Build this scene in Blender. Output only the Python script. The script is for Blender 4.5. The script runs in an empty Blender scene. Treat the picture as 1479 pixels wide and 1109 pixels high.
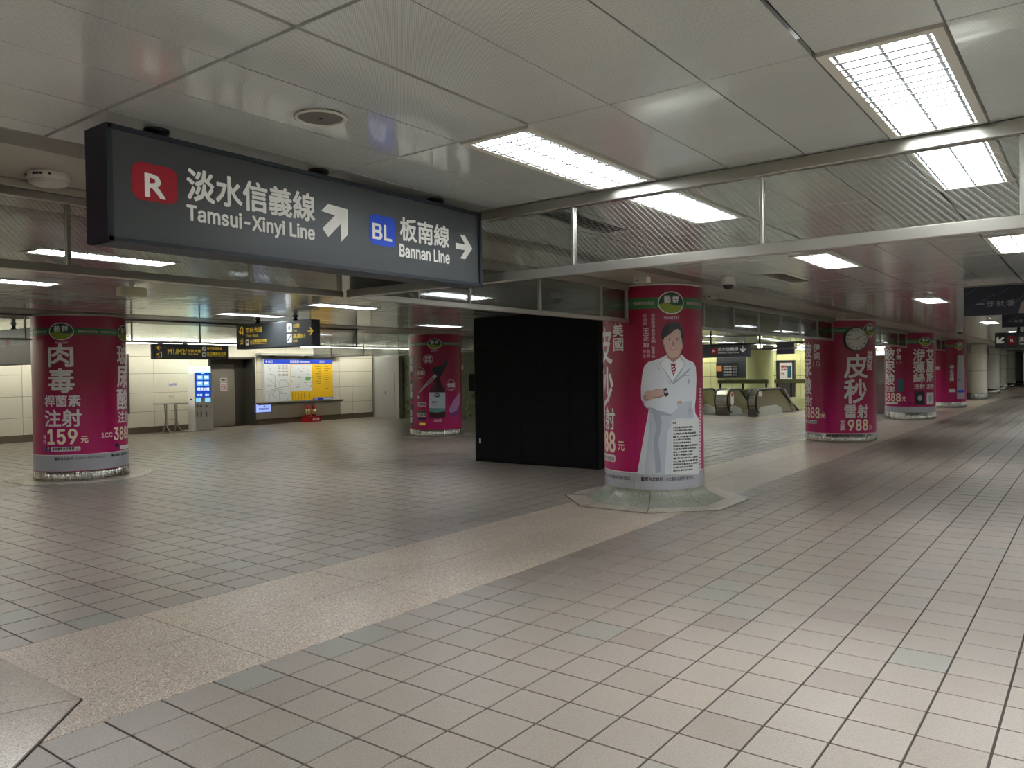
import bpy, bmesh, math, random
from mathutils import Vector, Matrix, noise
random.seed(7)
sc = bpy.context.scene
COL = sc.collection
R = math.radians
pi = math.pi

# ------------------------------------------------------------ camera, world, exposure
CE = 1.6925
_y, _p, _r = R(36.83664), R(-.824371), R(-.869331)
CF = Vector((-math.sin(_y)*math.cos(_p), math.cos(_y)*math.cos(_p), math.sin(_p)))
_rt = Vector((math.cos(_y), math.sin(_y), 0)); _up = _rt.cross(CF)
CR = _rt*math.cos(_r)+_up*math.sin(_r)
CU = -_rt*math.sin(_r)+_up*math.cos(_r)
FPX = 1132.388
cam = bpy.data.objects.new('camera', bpy.data.cameras.new('camera')); COL.objects.link(cam)
M3 = Matrix((CR, CU, -CF)).transposed()
cam.matrix_world = Matrix.Translation((0, 0, CE)) @ M3.to_4x4()
cam.data.sensor_width = 36; cam.data.sensor_fit = 'HORIZONTAL'
cam.data.lens = FPX*36/1479; cam.data.clip_end = 300; cam.data.clip_start = .05
sc.camera = cam
w = bpy.data.worlds.new('world'); sc.world = w; w.use_nodes = True
w.node_tree.nodes['Background'].inputs[0].default_value = (.9, .95, 1, 1)
w.node_tree.nodes['Background'].inputs[1].default_value = .05
sc.view_settings.view_transform = 'Standard'; sc.view_settings.look = 'None'
sc.view_settings.gamma = 1; sc.view_settings.use_curve_mapping = False
sc.view_settings.exposure = 1.0
LAMP = 21.0        # strength of the ceiling fixtures
COVE = 24.0

def ray(x, y): return CF + CR*((x-739.5)/FPX) - CU*((y-554.5)/FPX)
O = Vector((0, 0, CE))
def onz(x, y, z=0):
    d = ray(x, y); return O + d*((z-CE)/d.z)

# ------------------------------------------------------------ materials
MATS = {}
def srgb(c):
    return tuple(((v/255)/12.92 if v/255 <= .04045 else ((v/255+.055)/1.055)**2.4) for v in c)+(1,)
def mat(name, rgb, rough=.5, metal=0., emit=0., coat=0., spec=.5, bump=0., bscale=40., vary=0., vscale=3., ecol=None, aniso=None):
    if name in MATS: return MATS[name]
    m = bpy.data.materials.new(name); m.use_nodes = True; MATS[name] = m
    nt = m.node_tree; N = nt.nodes; L = nt.links; b = N['Principled BSDF']
    c = srgb(rgb)
    b.inputs['Base Color'].default_value = c; b.inputs['Roughness'].default_value = rough
    b.inputs['Metallic'].default_value = metal; b.inputs['Specular IOR Level'].default_value = spec
    b.inputs['Coat Weight'].default_value = coat; b.inputs['Coat Roughness'].default_value = .12
    if emit:
        b.inputs['Emission Color'].default_value = srgb(ecol) if ecol else c
        b.inputs['Emission Strength'].default_value = emit
    if bump or vary:
        tc = N.new('ShaderNodeTexCoord')
    if vary:
        n = N.new('ShaderNodeTexNoise'); n.inputs['Scale'].default_value = vscale; n.inputs['Detail'].default_value = 5
        L.new(tc.outputs['Object'], n.inputs['Vector'])
        mx = N.new('ShaderNodeMix'); mx.data_type = 'RGBA'
        mx.inputs[6].default_value = tuple(v*(1-vary) for v in c[:3])+(1,)
        mx.inputs[7].default_value = tuple(min(1, v*(1+vary)) for v in c[:3])+(1,)
        L.new(n.outputs[0], mx.inputs[0]); L.new(mx.outputs[2], b.inputs['Base Color'])
    if bump:
        n2 = N.new('ShaderNodeTexNoise'); n2.inputs['Scale'].default_value = bscale; n2.inputs['Detail'].default_value = 3
        L.new(tc.outputs['Object'], n2.inputs['Vector'])
        bp = N.new('ShaderNodeBump'); bp.inputs['Strength'].default_value = bump; bp.inputs['Distance'].default_value = .01
        L.new(n2.outputs[0], bp.inputs['Height']); L.new(bp.outputs[0], b.inputs['Normal'])
    return m

def mnode(N, L, op, a, b=None, clamp=False):
    n = N.new('ShaderNodeMath'); n.operation = op; n.use_clamp = clamp
    for i, v in enumerate((a, b)):
        if v is None: continue
        if isinstance(v, (int, float)): n.inputs[i].default_value = v
        else: L.new(v, n.inputs[i])
    return n.outputs[0]

def floor_tile_mat():
    m = mat('floor_tile_glaze', (150, 142, 133), .42, spec=.85); nt = m.node_tree; N = nt.nodes; L = nt.links; b = N['Principled BSDF']
    g = N.new('ShaderNodeNewGeometry')
    # the tone of each tile: white noise on its grid cell
    sn = N.new('ShaderNodeVectorMath'); sn.operation = 'SUBTRACT'; sn.inputs[1].default_value = (TX0, TY0, 0)
    L.new(g.outputs['Position'], sn.inputs[0])
    sc_ = N.new('ShaderNodeVectorMath'); sc_.operation = 'MULTIPLY'; sc_.inputs[1].default_value = (1/TP, 1/TP, 0)
    L.new(sn.outputs[0], sc_.inputs[0])
    fl = N.new('ShaderNodeVectorMath'); fl.operation = 'FLOOR'; L.new(sc_.outputs[0], fl.inputs[0])
    wn = N.new('ShaderNodeTexWhiteNoise'); wn.noise_dimensions = '2D'; L.new(fl.outputs[0], wn.inputs['Vector'])
    n = N.new('ShaderNodeTexNoise'); n.inputs['Scale'].default_value = 120; n.inputs['Detail'].default_value = 2
    L.new(g.outputs['Position'], n.inputs['Vector'])
    st = N.new('ShaderNodeTexNoise'); st.inputs['Scale'].default_value = .55; st.inputs['Detail'].default_value = 4
    L.new(g.outputs['Position'], st.inputs['Vector'])
    rp = N.new('ShaderNodeValToRGB'); e = rp.color_ramp.elements
    e[0].color = srgb((130, 125, 117)); e[1].color = srgb((141, 131, 120))
    e.new(.05).color = srgb((130, 129, 121)); e.new(.10).color = srgb((136, 128, 119)); e.new(.8).color = srgb((138, 129, 119)); e.new(.93).color = srgb((126, 116, 107))
    L.new(wn.outputs[0], rp.inputs[0])
    k = mnode(N, L, 'MULTIPLY_ADD', n.outputs[0], .9); N[-1].inputs[2].default_value = .54
    k2 = mnode(N, L, 'MULTIPLY_ADD', st.outputs[0], .35); N[-1].inputs[2].default_value = .82
    kk = mnode(N, L, 'MULTIPLY', k, k2)
    vm = N.new('ShaderNodeVectorMath'); vm.operation = 'SCALE'; L.new(rp.outputs[0], vm.inputs[0]); L.new(kk, vm.inputs['Scale'])
    L.new(vm.outputs[0], b.inputs['Base Color'])
    rr = mnode(N, L, 'MULTIPLY_ADD', wn.outputs[0], .025); N[-1].inputs[2].default_value = .30
    L.new(rr, b.inputs['Roughness'])
    bp = N.new('ShaderNodeBump'); bp.inputs['Strength'].default_value = .6; bp.inputs['Distance'].default_value = .003
    L.new(n.outputs[0], bp.inputs['Height']); L.new(bp.outputs[0], b.inputs['Normal'])
    return m

def granite_mat(name, cols, scale=260., rough=.3):
    m = mat(name, (150, 130, 115), rough); N = m.node_tree.nodes; L = m.node_tree.links; b = N['Principled BSDF']
    g = N.new('ShaderNodeNewGeometry')
    v = N.new('ShaderNodeTexVoronoi'); v.inputs['Scale'].default_value = scale; L.new(g.outputs['Position'], v.inputs['Vector'])
    sep = N.new('ShaderNodeSeparateColor'); L.new(v.outputs['Color'], sep.inputs[0])
    rp = N.new('ShaderNodeValToRGB'); e = rp.color_ramp.elements
    e[0].color = srgb(cols[0]); e[1].color = srgb(cols[-1]); e[0].position = 0; e[1].position = 1
    for i, c in enumerate(cols[1:-1]): e.new((i+1)/(len(cols)-1)).color = srgb(c)
    L.new(sep.outputs[0], rp.inputs[0])
    n = N.new('ShaderNodeTexNoise'); n.inputs['Scale'].default_value = 1.3; n.inputs['Detail'].default_value = 4
    L.new(g.outputs['Position'], n.inputs['Vector'])
    k = mnode(N, L, 'MULTIPLY_ADD', n.outputs[0], .5); N[-1].inputs[2].default_value = .75
    vm = N.new('ShaderNodeVectorMath'); vm.operation = 'SCALE'; L.new(rp.outputs[0], vm.inputs[0]); L.new(k, vm.inputs['Scale'])
    L.new(vm.outputs[0], b.inputs['Base Color'])
    bp = N.new('ShaderNodeBump'); bp.inputs['Strength'].default_value = .45; bp.inputs['Distance'].default_value = .0015
    L.new(sep.outputs[1], bp.inputs['Height']); L.new(bp.outputs[0], b.inputs['Normal'])
    return m

def ceiling_mat():
    m = mat('perforated_metal_panel', (150, 147, 138), .13, .24, spec=1.0); N = m.node_tree.nodes; L = m.node_tree.links; b = N['Principled BSDF']
    g = N.new('ShaderNodeNewGeometry'); s = N.new('ShaderNodeSeparateXYZ'); L.new(g.outputs['Position'], s.inputs[0])
    P = .0075
    a = mnode(N, L, 'SINE', mnode(N, L, 'MULTIPLY', s.outputs[0], 2*pi/P))
    c = mnode(N, L, 'SINE', mnode(N, L, 'MULTIPLY', s.outputs[1], 2*pi/P))
    d = mnode(N, L, 'MULTIPLY', a, c)
    dots = mnode(N, L, 'GREATER_THAN', d, .42)
    n = N.new('ShaderNodeTexNoise'); n.inputs['Scale'].default_value = 1.1; n.inputs['Detail'].default_value = 3
    L.new(g.outputs['Position'], n.inputs['Vector'])
    k = mnode(N, L, 'MULTIPLY_ADD', n.outputs[0], .25); N[-1].inputs[2].default_value = .87
    k = mnode(N, L, 'MULTIPLY', k, mnode(N, L, 'MULTIPLY_ADD', dots, -.5)); 
    N[-2].inputs[2].default_value = 1.0
    rgb = N.new('ShaderNodeRGB'); rgb.outputs[0].default_value = srgb((219, 224, 219))
    vm = N.new('ShaderNodeVectorMath'); vm.operation = 'SCALE'; L.new(rgb.outputs[0], vm.inputs[0]); L.new(k, vm.inputs['Scale'])
    L.new(vm.outputs[0], b.inputs['Base Color'])
    # long shallow waves of the thin sheet
    mp = N.new('ShaderNodeMapping'); mp.inputs['Scale'].default_value = (1.6, 5.5, 1); L.new(g.outputs['Position'], mp.inputs[0])
    n2 = N.new('ShaderNodeTexNoise'); n2.inputs['Scale'].default_value = 1.0; n2.inputs['Detail'].default_value = 2; L.new(mp.outputs[0], n2.inputs['Vector'])
    bp = N.new('ShaderNodeBump'); bp.inputs['Strength'].default_value = .4; bp.inputs['Distance'].default_value = .007
    L.new(n2.outputs[0], bp.inputs['Height']); L.new(bp.outputs[0], b.inputs['Normal'])
    return m

def wired_glass_mat():
    m = bpy.data.materials.new('wired_glass'); m.use_nodes = True; MATS['wired_glass'] = m
    N = m.node_tree.nodes; L = m.node_tree.links; N.remove(N['Principled BSDF']); out = N['Material Output']
    g = N.new('ShaderNodeNewGeometry'); s = N.new('ShaderNodeSeparateXYZ'); L.new(g.outputs['Position'], s.inputs[0])
    h = mnode(N, L, 'ADD', s.outputs[0], s.outputs[1])
    P = .033
    lines = None
    for sg in (1, -1):
        t = mnode(N, L, 'ADD', h, mnode(N, L, 'MULTIPLY', s.outputs[2], sg))
        f = mnode(N, L, 'FRACT', mnode(N, L, 'DIVIDE', t, P))
        l = mnode(N, L, 'MULTIPLY', mnode(N, L, 'LESS_THAN', f, .06 if sg > 0 else .05), .34 if sg > 0 else .14)
        lines = l if lines is None else mnode(N, L, 'MAXIMUM', lines, l)
    tr = N.new('ShaderNodeBsdfTransparent'); tr.inputs[0].default_value = (.90, .92, .90, 1)
    gl = N.new('ShaderNodeBsdfGlossy'); gl.inputs['Roughness'].default_value = .03; gl.inputs[0].default_value = (.9, .9, .9, 1)
    fr = N.new('ShaderNodeFresnel'); fr.inputs[0].default_value = 1.5
    frm = mnode(N, L, 'MULTIPLY', fr.outputs[0], .9)
    m1 = N.new('ShaderNodeMixShader'); L.new(frm, m1.inputs[0]); L.new(tr.outputs[0], m1.inputs[1]); L.new(gl.outputs[0], m1.inputs[2])
    wi = N.new('ShaderNodeBsdfPrincipled'); wi.inputs['Base Color'].default_value = (.75, .75, .72, 1); wi.inputs['Metallic'].default_value = .8; wi.inputs['Roughness'].default_value = .4
    m2 = N.new('ShaderNodeMixShader'); L.new(lines, m2.inputs[0]); L.new(m1.outputs[0], m2.inputs[1]); L.new(wi.outputs[0], m2.inputs[2])
    L.new(m2.outputs[0], out.inputs[0]); return m

TP = .3; TX0, TY0 = -1.28883*CE, 2.16209*CE   # tile pitch and one grid corner
M_TILE = floor_tile_mat()
M_GROUT = mat('grout', (50, 44, 38), .95)
M_STRIP = granite_mat('pink_granite', [(92, 82, 72), (176, 160, 142), (196, 180, 162), (150, 134, 118), (232, 224, 210)], 170)
M_GREYGR = granite_mat('grey_granite', [(96, 100, 88), (138, 142, 126), (166, 168, 154), (118, 122, 108)], 160, .35)
M_PAVER = granite_mat('pale_granite', [(136, 128, 118), (178, 168, 154), (192, 182, 168), (156, 147, 135)], 220, .22)
M_CEIL = ceiling_mat()
M_GLASS = wired_glass_mat()
M_SOFFIT = mat('soffit_enamel', (178, 174, 160), .28, .25, vary=.06)
M_DARK = mat('dark_void', (26, 26, 25), .9)
M_STEEL = mat('brushed_steel', (175, 172, 163), .3, .9, bump=.05, bscale=12)
M_STEELD = mat('dark_brushed_steel', (118, 115, 108), .34, .85)
M_WHITEP = mat('white_enamel', (205, 203, 192), .45)
M_REFL = mat('louver_aluminium', (165, 168, 170), .3, .6)
M_KICK = mat('kick_steel', (168, 165, 156), .16, 1.0)
def _kick():
    N = M_KICK.node_tree.nodes; L = M_KICK.node_tree.links; g = N.new('ShaderNodeTexCoord'); mp = N.new('ShaderNodeMapping'); mp.inputs['Scale'].default_value = (7, 7, 0)
    L.new(g.outputs['Object'], mp.inputs[0]); n = N.new('ShaderNodeTexNoise'); n.inputs['Scale'].default_value = 1.6; n.inputs['Detail'].default_value = 4; L.new(mp.outputs[0], n.inputs['Vector'])
    bp = N.new('ShaderNodeBump'); bp.inputs['Strength'].default_value = 1; bp.inputs['Distance'].default_value = .1; L.new(n.outputs[0], bp.inputs['Height']); L.new(bp.outputs[0], N['Principled BSDF'].inputs['Normal'])
_kick()
M_LAMP = mat('lamp_diffuser', (250, 253, 255), .5, emit=LAMP)
M_SIGN = mat('sign_graphite', (70, 75, 78), .38)
M_SIGND = mat('sign_end_graphite', (34, 42, 54), .5)
M_SWHITE = mat('sign_white', (222, 222, 216), .5, emit=.06)
M_SRED = mat('sign_red', (172, 22, 44), .5)
M_SBLUE = mat('sign_blue', (24, 72, 196), .5, emit=.05)
M_YEL = mat('sign_yellow', (232, 200, 70), .5, emit=.1)  # faint glow put into the print to brighten the yellow
M_PRINTW = mat('print_white', (226, 220, 218), .4)
M_PRINTC = mat('print_cream', (240, 226, 200), .4)
M_PINKW = mat('print_pale_text', (214, 176, 186), .4)
M_GREEN = mat('print_green', (40, 112, 56), .4)
M_DGREEN = mat('print_dark_green', (14, 58, 46), .4)
M_LGREEN = mat('print_lime', (128, 148, 40), .4)
M_SILVER = mat('print_silver', (176, 178, 186), .3, .25)
M_BLACK = mat('black_satin', (14, 14, 16), .4)
M_INK = mat('print_black', (26, 24, 28), .5)
M_CREAM = mat('cream_enamel_wall', (226, 221, 206), .32, vary=.03)
M_PLASTER = mat('painted_plaster', (190, 186, 172), .7)
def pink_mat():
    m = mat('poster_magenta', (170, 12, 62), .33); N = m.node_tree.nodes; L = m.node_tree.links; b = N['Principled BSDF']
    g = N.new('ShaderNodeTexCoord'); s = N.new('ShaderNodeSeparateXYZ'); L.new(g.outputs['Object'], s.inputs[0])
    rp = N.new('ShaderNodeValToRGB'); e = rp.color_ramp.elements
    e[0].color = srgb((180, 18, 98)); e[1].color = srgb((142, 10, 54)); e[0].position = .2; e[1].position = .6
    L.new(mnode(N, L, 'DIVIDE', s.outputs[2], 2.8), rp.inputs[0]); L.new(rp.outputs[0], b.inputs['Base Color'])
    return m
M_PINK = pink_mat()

# ------------------------------------------------------------ helpers
def tag(o, label=None, cat=None, group=None, kind=None):
    if label: o['label'] = label
    if cat: o['category'] = cat
    if group: o['group'] = group
    if kind: o['kind'] = kind
    return o
def thing(name, label, cat, loc=(0, 0, 0), rz=0, group=None):
    o = bpy.data.objects.new(name, None); COL.objects.link(o); o.location = loc; o.rotation_euler = (0, 0, rz)
    o.empty_display_size = .1
    return tag(o, label, cat, group)
def link(name, me, parent=None, loc=(0, 0, 0), rz=0):
    o = bpy.data.objects.new(name, me); COL.objects.link(o); o.location = loc; o.rotation_euler = (0, 0, rz)
    if parent: o.parent = parent
    return o
class MB:
    def __init__(s): s.v = []; s.f = []; s.sm = []; s.mi = []
    def add(s, v, f, sm=False, mi=0):
        k = len(s.v); s.v += [tuple(p) for p in v]; s.f += [tuple(i+k for i in q) for q in f]; s.sm += [sm]*len(f); s.mi += [mi]*len(f)
        return s
    def box(s, x0, x1, y0, y1, z0, z1, mi=0):
        return s.add([(x0,y0,z0),(x1,y0,z0),(x1,y1,z0),(x0,y1,z0),(x0,y0,z1),(x1,y0,z1),(x1,y1,z1),(x0,y1,z1)],
                     [(0,3,2,1),(4,5,6,7),(0,1,5,4),(1,2,6,5),(2,3,7,6),(3,0,4,7)], mi=mi)
    def bev(s, x0, x1, y0, y1, z0, z1, b=.004, mi=0):
        # box with chamfered top and bottom edges and corners cut
        def rg(z, i): return [(x0+i+b,y0+i,z),(x1-i-b,y0+i,z),(x1-i,y0+i+b,z),(x1-i,y1-i-b,z),(x1-i-b,y1-i,z),(x0+i+b,y1-i,z),(x0+i,y1-i-b,z),(x0+i,y0+i+b,z)]
        v = rg(z0, b)+rg(z0+b, 0)+rg(z1-b, 0)+rg(z1, b)
        f = [tuple(range(7,-1,-1)), tuple(range(24,32))]
        for k in range(3):
            for i in range(8): j=(i+1)%8; f.append((k*8+i,k*8+j,k*8+8+j,k*8+8+i))
        return s.add(v, f, mi=mi)
    def lathe(s, prof, n=32, c=(0,0), cap=True, a0=0, ngon=None):
        n = ngon or n
        v = []
        for r, z in prof:
            for i in range(n):
                a = a0+2*pi*i/n; v.append((c[0]+r*math.cos(a), c[1]+r*math.sin(a), z))
        f = []
        for k in range(len(prof)-1):
            for i in range(n):
                j = (i+1) % n; f.append((k*n+i, k*n+j, k*n+n+j, k*n+n+i))
        s.add(v, f, sm=(ngon is None))
        if cap:
            s.add(v[:n], [tuple(range(n-1,-1,-1))]); s.add(v[-n:], [tuple(range(n))])
        return s
    def tube(s, pts, r, n=8):
        pts = [Vector(p) for p in pts]; rings = []
        for i, p in enumerate(pts):
            d = (pts[min(i+1, len(pts)-1)]-pts[max(i-1, 0)]).normalized()
            a = d.orthogonal().normalized() if i == 0 else (rings_a - d*rings_a.dot(d)).normalized()
            rings_a = a; b = d.cross(a); rr = r[i] if isinstance(r, (list, tuple)) else r
            rings.append([p+a*math.cos(2*pi*k/n)*rr+b*math.sin(2*pi*k/n)*rr for k in range(n)])
        v = [q for rg in rings for q in rg]; f = []
        for i in range(len(pts)-1):
            for k in range(n): j=(k+1)%n; f.append((i*n+k, i*n+j, i*n+n+j, i*n+n+k))
        s.add(v, f, True); s.add(rings[0], [tuple(range(n-1,-1,-1))]); s.add(rings[-1], [tuple(range(n))]); return s
    def prism(s, poly, axis, a, b, mi=0, sm=False):
        # poly in the other two axes (order kept), extruded along axis from a to b
        def mk(p, t): return {'x': (t, p[0], p[1]), 'y': (p[0], t, p[1]), 'z': (p[0], p[1], t)}[axis]
        n = len(poly); v = [mk(p, a) for p in poly]+[mk(p, b) for p in poly]
        s.add(v, [tuple(range(n)), tuple(range(2*n-1, n-1, -1))], mi=mi)
        s.add(v, [((i+1)%n, i, n+i, n+(i+1)%n) for i in range(n)], sm=sm, mi=mi); return s
    def mesh(s, name, mats):
        me = bpy.data.meshes.new(name); me.from_pydata(s.v, [], s.f)
        for m in (mats if isinstance(mats, (list, tuple)) else [mats]): me.materials.append(m)
        me.polygons.foreach_set('use_smooth', s.sm); me.polygons.foreach_set('material_index', s.mi)
        bm = bmesh.new(); bm.from_mesh(me); bmesh.ops.recalc_face_normals(bm, faces=bm.faces); bm.to_mesh(me); bm.free()
        me.update(); return me
    def build(s, name, mats, parent=None, loc=(0,0,0), rz=0):
        return link(name, s.mesh(name, mats), parent, loc, rz)
def box(name, m, b, parent=None, bevel=None):
    mb = MB(); (mb.bev(*b, b=bevel) if bevel else mb.box(*b)); return mb.build(name, m, parent)
def copy_tree(o, parent=None):
    c = o.copy(); COL.objects.link(c)
    if parent: c.parent = parent
    for ch in list(o.children): copy_tree(ch, c)
    return c

# surfaces that flat print sits on; u runs to the right as seen, v is height
class PX:
    cyl = False
    def __init__(s, X): s.X = X
    def uv(s, x, y): d = ray(x, y); p = O+d*(s.X/d.x); return (p.y, p.z)
    def xyz(s, u, v, o): return (s.X+o, u, v)
class PY:
    cyl = False
    def __init__(s, Y): s.Y = Y
    def uv(s, x, y): d = ray(x, y); p = O+d*(s.Y/d.y); return (p.x, p.z)
    def xyz(s, u, v, o): return (u, s.Y-o, v)
class CY:
    cyl = True
    def __init__(s, cx, cy, r): s.c = (cx, cy); s.r = r
    def uv(s, x, y):
        d = ray(x, y); dx, dy = d.x, d.y; cx, cy = s.c
        a = dx*dx+dy*dy; b = -2*(dx*cx+dy*cy); c = cx*cx+cy*cy-s.r**2; q = b*b-4*a*c
        t = (-b-math.sqrt(max(q, 0)))/(2*a); p = O+d*t
        return (s.r*math.atan2(p.y-cy, p.x-cx), p.z)
    def xyz(s, u, v, o):
        a = u/s.r; return (s.c[0]+(s.r+o)*math.cos(a), s.c[1]+(s.r+o)*math.sin(a), v)

TXT = {}
import os
SANS = None      # the grotesque face that ships with Blender, for the Latin lines
try: SANS = bpy.data.fonts.load(os.path.join(bpy.utils.resource_path('LOCAL'), 'datafiles', 'fonts', 'Inter.woff2'))
except Exception: SANS = None
def glyphs(txt, bold, res=2):
    key = (txt, bold)
    if key in TXT: return TXT[key]
    cu = bpy.data.curves.new('t', 'FONT'); cu.body = txt
    if SANS and all(ord(q) < 128 for q in txt) and not set(txt) & set('RMW'): cu.font = SANS
    cu.align_x = 'LEFT'; cu.resolution_u = res; cu.align_x = 'LEFT'
    o = bpy.data.objects.new('t', cu); COL.objects.link(o)
    dg = bpy.context.evaluated_depsgraph_get(); ev = o.evaluated_get(dg); me = ev.to_mesh()
    v = [tuple(q.co[:2]) for q in me.vertices]; f = [tuple(p.vertices) for p in me.polygons]
    ev.to_mesh_clear(); bpy.data.objects.remove(o); bpy.data.curves.remove(cu)
    if v:
        x0 = min(q[0] for q in v); x1 = max(q[0] for q in v); y0 = min(q[1] for q in v); y1 = max(q[1] for q in v)
        v = [((a-x0)/max(x1-x0, 1e-6), (b-y0)/max(y1-y0, 1e-6)) for a, b in v]; asp = (x1-x0)/max(y1-y0, 1e-6)
    else: asp = 1
    # heavier strokes: the same glyph laid again a hair to each side
    if bold and v:
        d = min(bold*1.1, .024); w_ = (x1-x0); h_ = (y1-y0); V2 = []; F2 = []
        for i, (sx, sy) in enumerate(((0, 0), (1, 0), (-1, 0), (0, 1), (0, -1), (.7, .7), (-.7, .7), (.7, -.7), (-.7, -.7)) if bold > .012 else ((0, 0), (1, 0), (-1, 0))):
            k = len(V2); V2 += [(min(1.02, max(-.02, a+sx*d/w_)), min(1.02, max(-.02, b+sy*d/h_)), -i*.00008) for a, b in v]; F2 += [tuple(q+k for q in t) for t in f]
        v, f = V2, F2
    else: v = [(a, b, 0) for a, b in v]
    TXT[key] = (v, f, asp); return TXT[key]

class Print:
    def __init__(s, surf): s.s = surf; s.v = []; s.f = []; s.st = []; s.hold = False
    def add(s, v, f):
        k = len(s.v)
        if not s.hold: s.st.append((k, len(s.f)))
        s.v += list(v); s.f += [tuple(i+k for i in q) for q in f]; return s
    def _old(s, v, f): k = len(s.v); s.v += v; s.f += [tuple(i+k for i in q) for q in f]; return s
    def box(s, b, w=None, anchor='r'):
        x0, y0, x1, y1 = b; ym = (y0+y1)/2; xm = (x0+x1)/2
        u0 = s.s.uv(x0, ym)[0]; u1 = s.s.uv(x1, ym)[0]; v1 = s.s.uv(xm, y0)[1]; v0 = s.s.uv(xm, y1)[1]
        if w is not None:
            W = w*(v1-v0)
            if anchor == 'r': u0 = u1-W
            elif anchor == 'l': u1 = u0+W
            else: m = (u0+u1)/2; u0 = m-W/2; u1 = m+W/2
        return u0, v0, u1, v1
    def rect(s, b, w=None, anchor='r'):
        u0, v0, u1, v1 = s.box(b, w, anchor); return s.ruv(u0, v0, u1, v1)
    def ruv(s, u0, v0, u1, v1): return s.add([(u0,v0),(u1,v0),(u1,v1),(u0,v1)], [(0,1,2,3)])
    def rrect(s, b, rad=.2, w=None, anchor='r'):
        u0, v0, u1, v1 = s.box(b, w, anchor); r = rad*min(u1-u0, v1-v0); pts = []
        for cx, cy, a in ((u1-r, v1-r, 0), (u0+r, v1-r, 90), (u0+r, v0+r, 180), (u1-r, v0+r, 270)):
            for k in range(6): t = R(a+18*k); pts.append((cx+r*math.cos(t), cy+r*math.sin(t)))
        return s.add(pts, [tuple(range(len(pts)))])
    def ell(s, b, n=32, w=None, anchor='c', a0=0, a1=2*pi):
        u0, v0, u1, v1 = s.box(b, w, anchor)
        return s.euv((u0+u1)/2, (v0+v1)/2, (u1-u0)/2, (v1-v0)/2, n, a0, a1)
    def euv(s, cu, cv, ru, rv, n=32, a0=0, a1=2*pi):
        p = [(cu+ru*math.cos(a0+(a1-a0)*i/n), cv+rv*math.sin(a0+(a1-a0)*i/n)) for i in range(n if abs(a1-a0) > 6.2 else n+1)]
        return s.add(p, [tuple(range(len(p)))])
    def ring(s, cu, cv, r, t, n=28):
        p = [(cu+q*math.cos(2*pi*i/n), cv+q*math.sin(2*pi*i/n)) for q in (r, r-t) for i in range(n)]
        return s.add(p, [(i, (i+1)%n, n+(i+1)%n, n+i) for i in range(n)])
    def poly(s, pts):
        p = [s.s.uv(*q) for q in pts]; a = sum(p[i][0]*p[(i+1)%len(p)][1]-p[(i+1)%len(p)][0]*p[i][1] for i in range(len(p)))
        if a < 0: p.reverse()
        return s.add(p, [tuple(range(len(p)))])
    def line(s, pts, t, uv=False):
        s.add([], []); s.hold, hd = True, s.hold
        p = pts if uv else [s.s.uv(*q) for q in pts]
        for a, b in zip(p, p[1:]):
            dx, dy = b[0]-a[0], b[1]-a[1]; l = math.hypot(dx, dy) or 1; nx, ny = -dy/l*t/2, dx/l*t/2; ex, ey = dx/l*t*.3, dy/l*t*.3
            s.add([(a[0]-nx-ex,a[1]-ny-ey),(b[0]-nx+ex,b[1]-ny+ey),(b[0]+nx+ex,b[1]+ny+ey),(a[0]+nx-ex,a[1]+ny-ey)], [(0,1,2,3)])
        s.hold = hd; return s
    def text(s, t, b, bold=.018, w=None, anchor='r', keep=False, uv=None):
        u0, v0, u1, v1 = uv or s.box(b, w, anchor)
        v, f, asp = glyphs(t, bold)
        if keep:
            W = (v1-v0)*asp
            if W < u1-u0: m = (u0+u1)/2; u0, u1 = m-W/2, m+W/2
        return s.add([(u0+a*(u1-u0), v0+c*(v1-v0), z) for a, c, z in v], f)
    def vtext(s, t, b, bold=.018, gap=.1, w=None, anchor='r'):
        u0, v0, u1, v1 = s.box(b)
        h = (v1-v0)/len(t); s.add([], []); s.hold = True
        if w is not None:
            W = w*h*(1-gap)
            if anchor == 'r': u0 = u1-W
            else: u1 = u0+W
        for i, ch in enumerate(t):
            if ch == ' ': continue
            s.text(ch, None, bold, uv=(u0, v1-(i+1)*h+h*gap/2, u1, v1-i*h-h*gap/2))
        s.hold = False; return s
    def build(s, name, m, parent=None, off=.002, label=None):
        if 1 < len(s.st) <= 26 and not name.startswith(('map_', 'mural')):
            st = s.st+[(len(s.v), len(s.f))]; o = None
            for (a, fa), (b, fb) in zip(st, st[1:]):
                if fb == fa: continue
                q = Print(s.s); q.v = s.v[a:b]; q.f = [tuple(i-a for i in t) for t in s.f[fa:fb]]; q.st = [(0, 0)]
                o = q.build(name, m, parent, off, label)
            return o
        bm = bmesh.new(); vs = [bm.verts.new((q[0], q[1], q[2] if len(q) > 2 else 0)) for q in s.v]
        for q in s.f:
            if len(set(q)) > 2:
                try: bm.faces.new([vs[i] for i in q])
                except ValueError: pass
        bm.normal_update(); bmesh.ops.triangulate(bm, faces=[f for f in bm.faces if len(f.verts) > 4])
        if s.s.cyl and s.v:
            lo = min(a[0] for a in s.v); hi = max(a[0] for a in s.v); st = s.s.r*.075; x = math.ceil(lo/st)*st
            while x < hi:
                bmesh.ops.bisect_plane(bm, geom=bm.verts[:]+bm.edges[:]+bm.faces[:], plane_co=(x, 0, 0), plane_no=(1, 0, 0), dist=1e-5); x += st
        for v in bm.verts: v.co = s.s.xyz(v.co.x, v.co.y, off+v.co.z)
        me = bpy.data.meshes.new(name); bm.to_mesh(me); bm.free(); me.materials.append(m)
        o = link(name, me)
        if parent:
            o.parent = parent
            t = Vector((0, 0, 0)); q = parent
            while q: t += q.location; q = q.parent
            me.transform(Matrix.Translation(-t))
        if label: o['label'] = label
        return o
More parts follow.
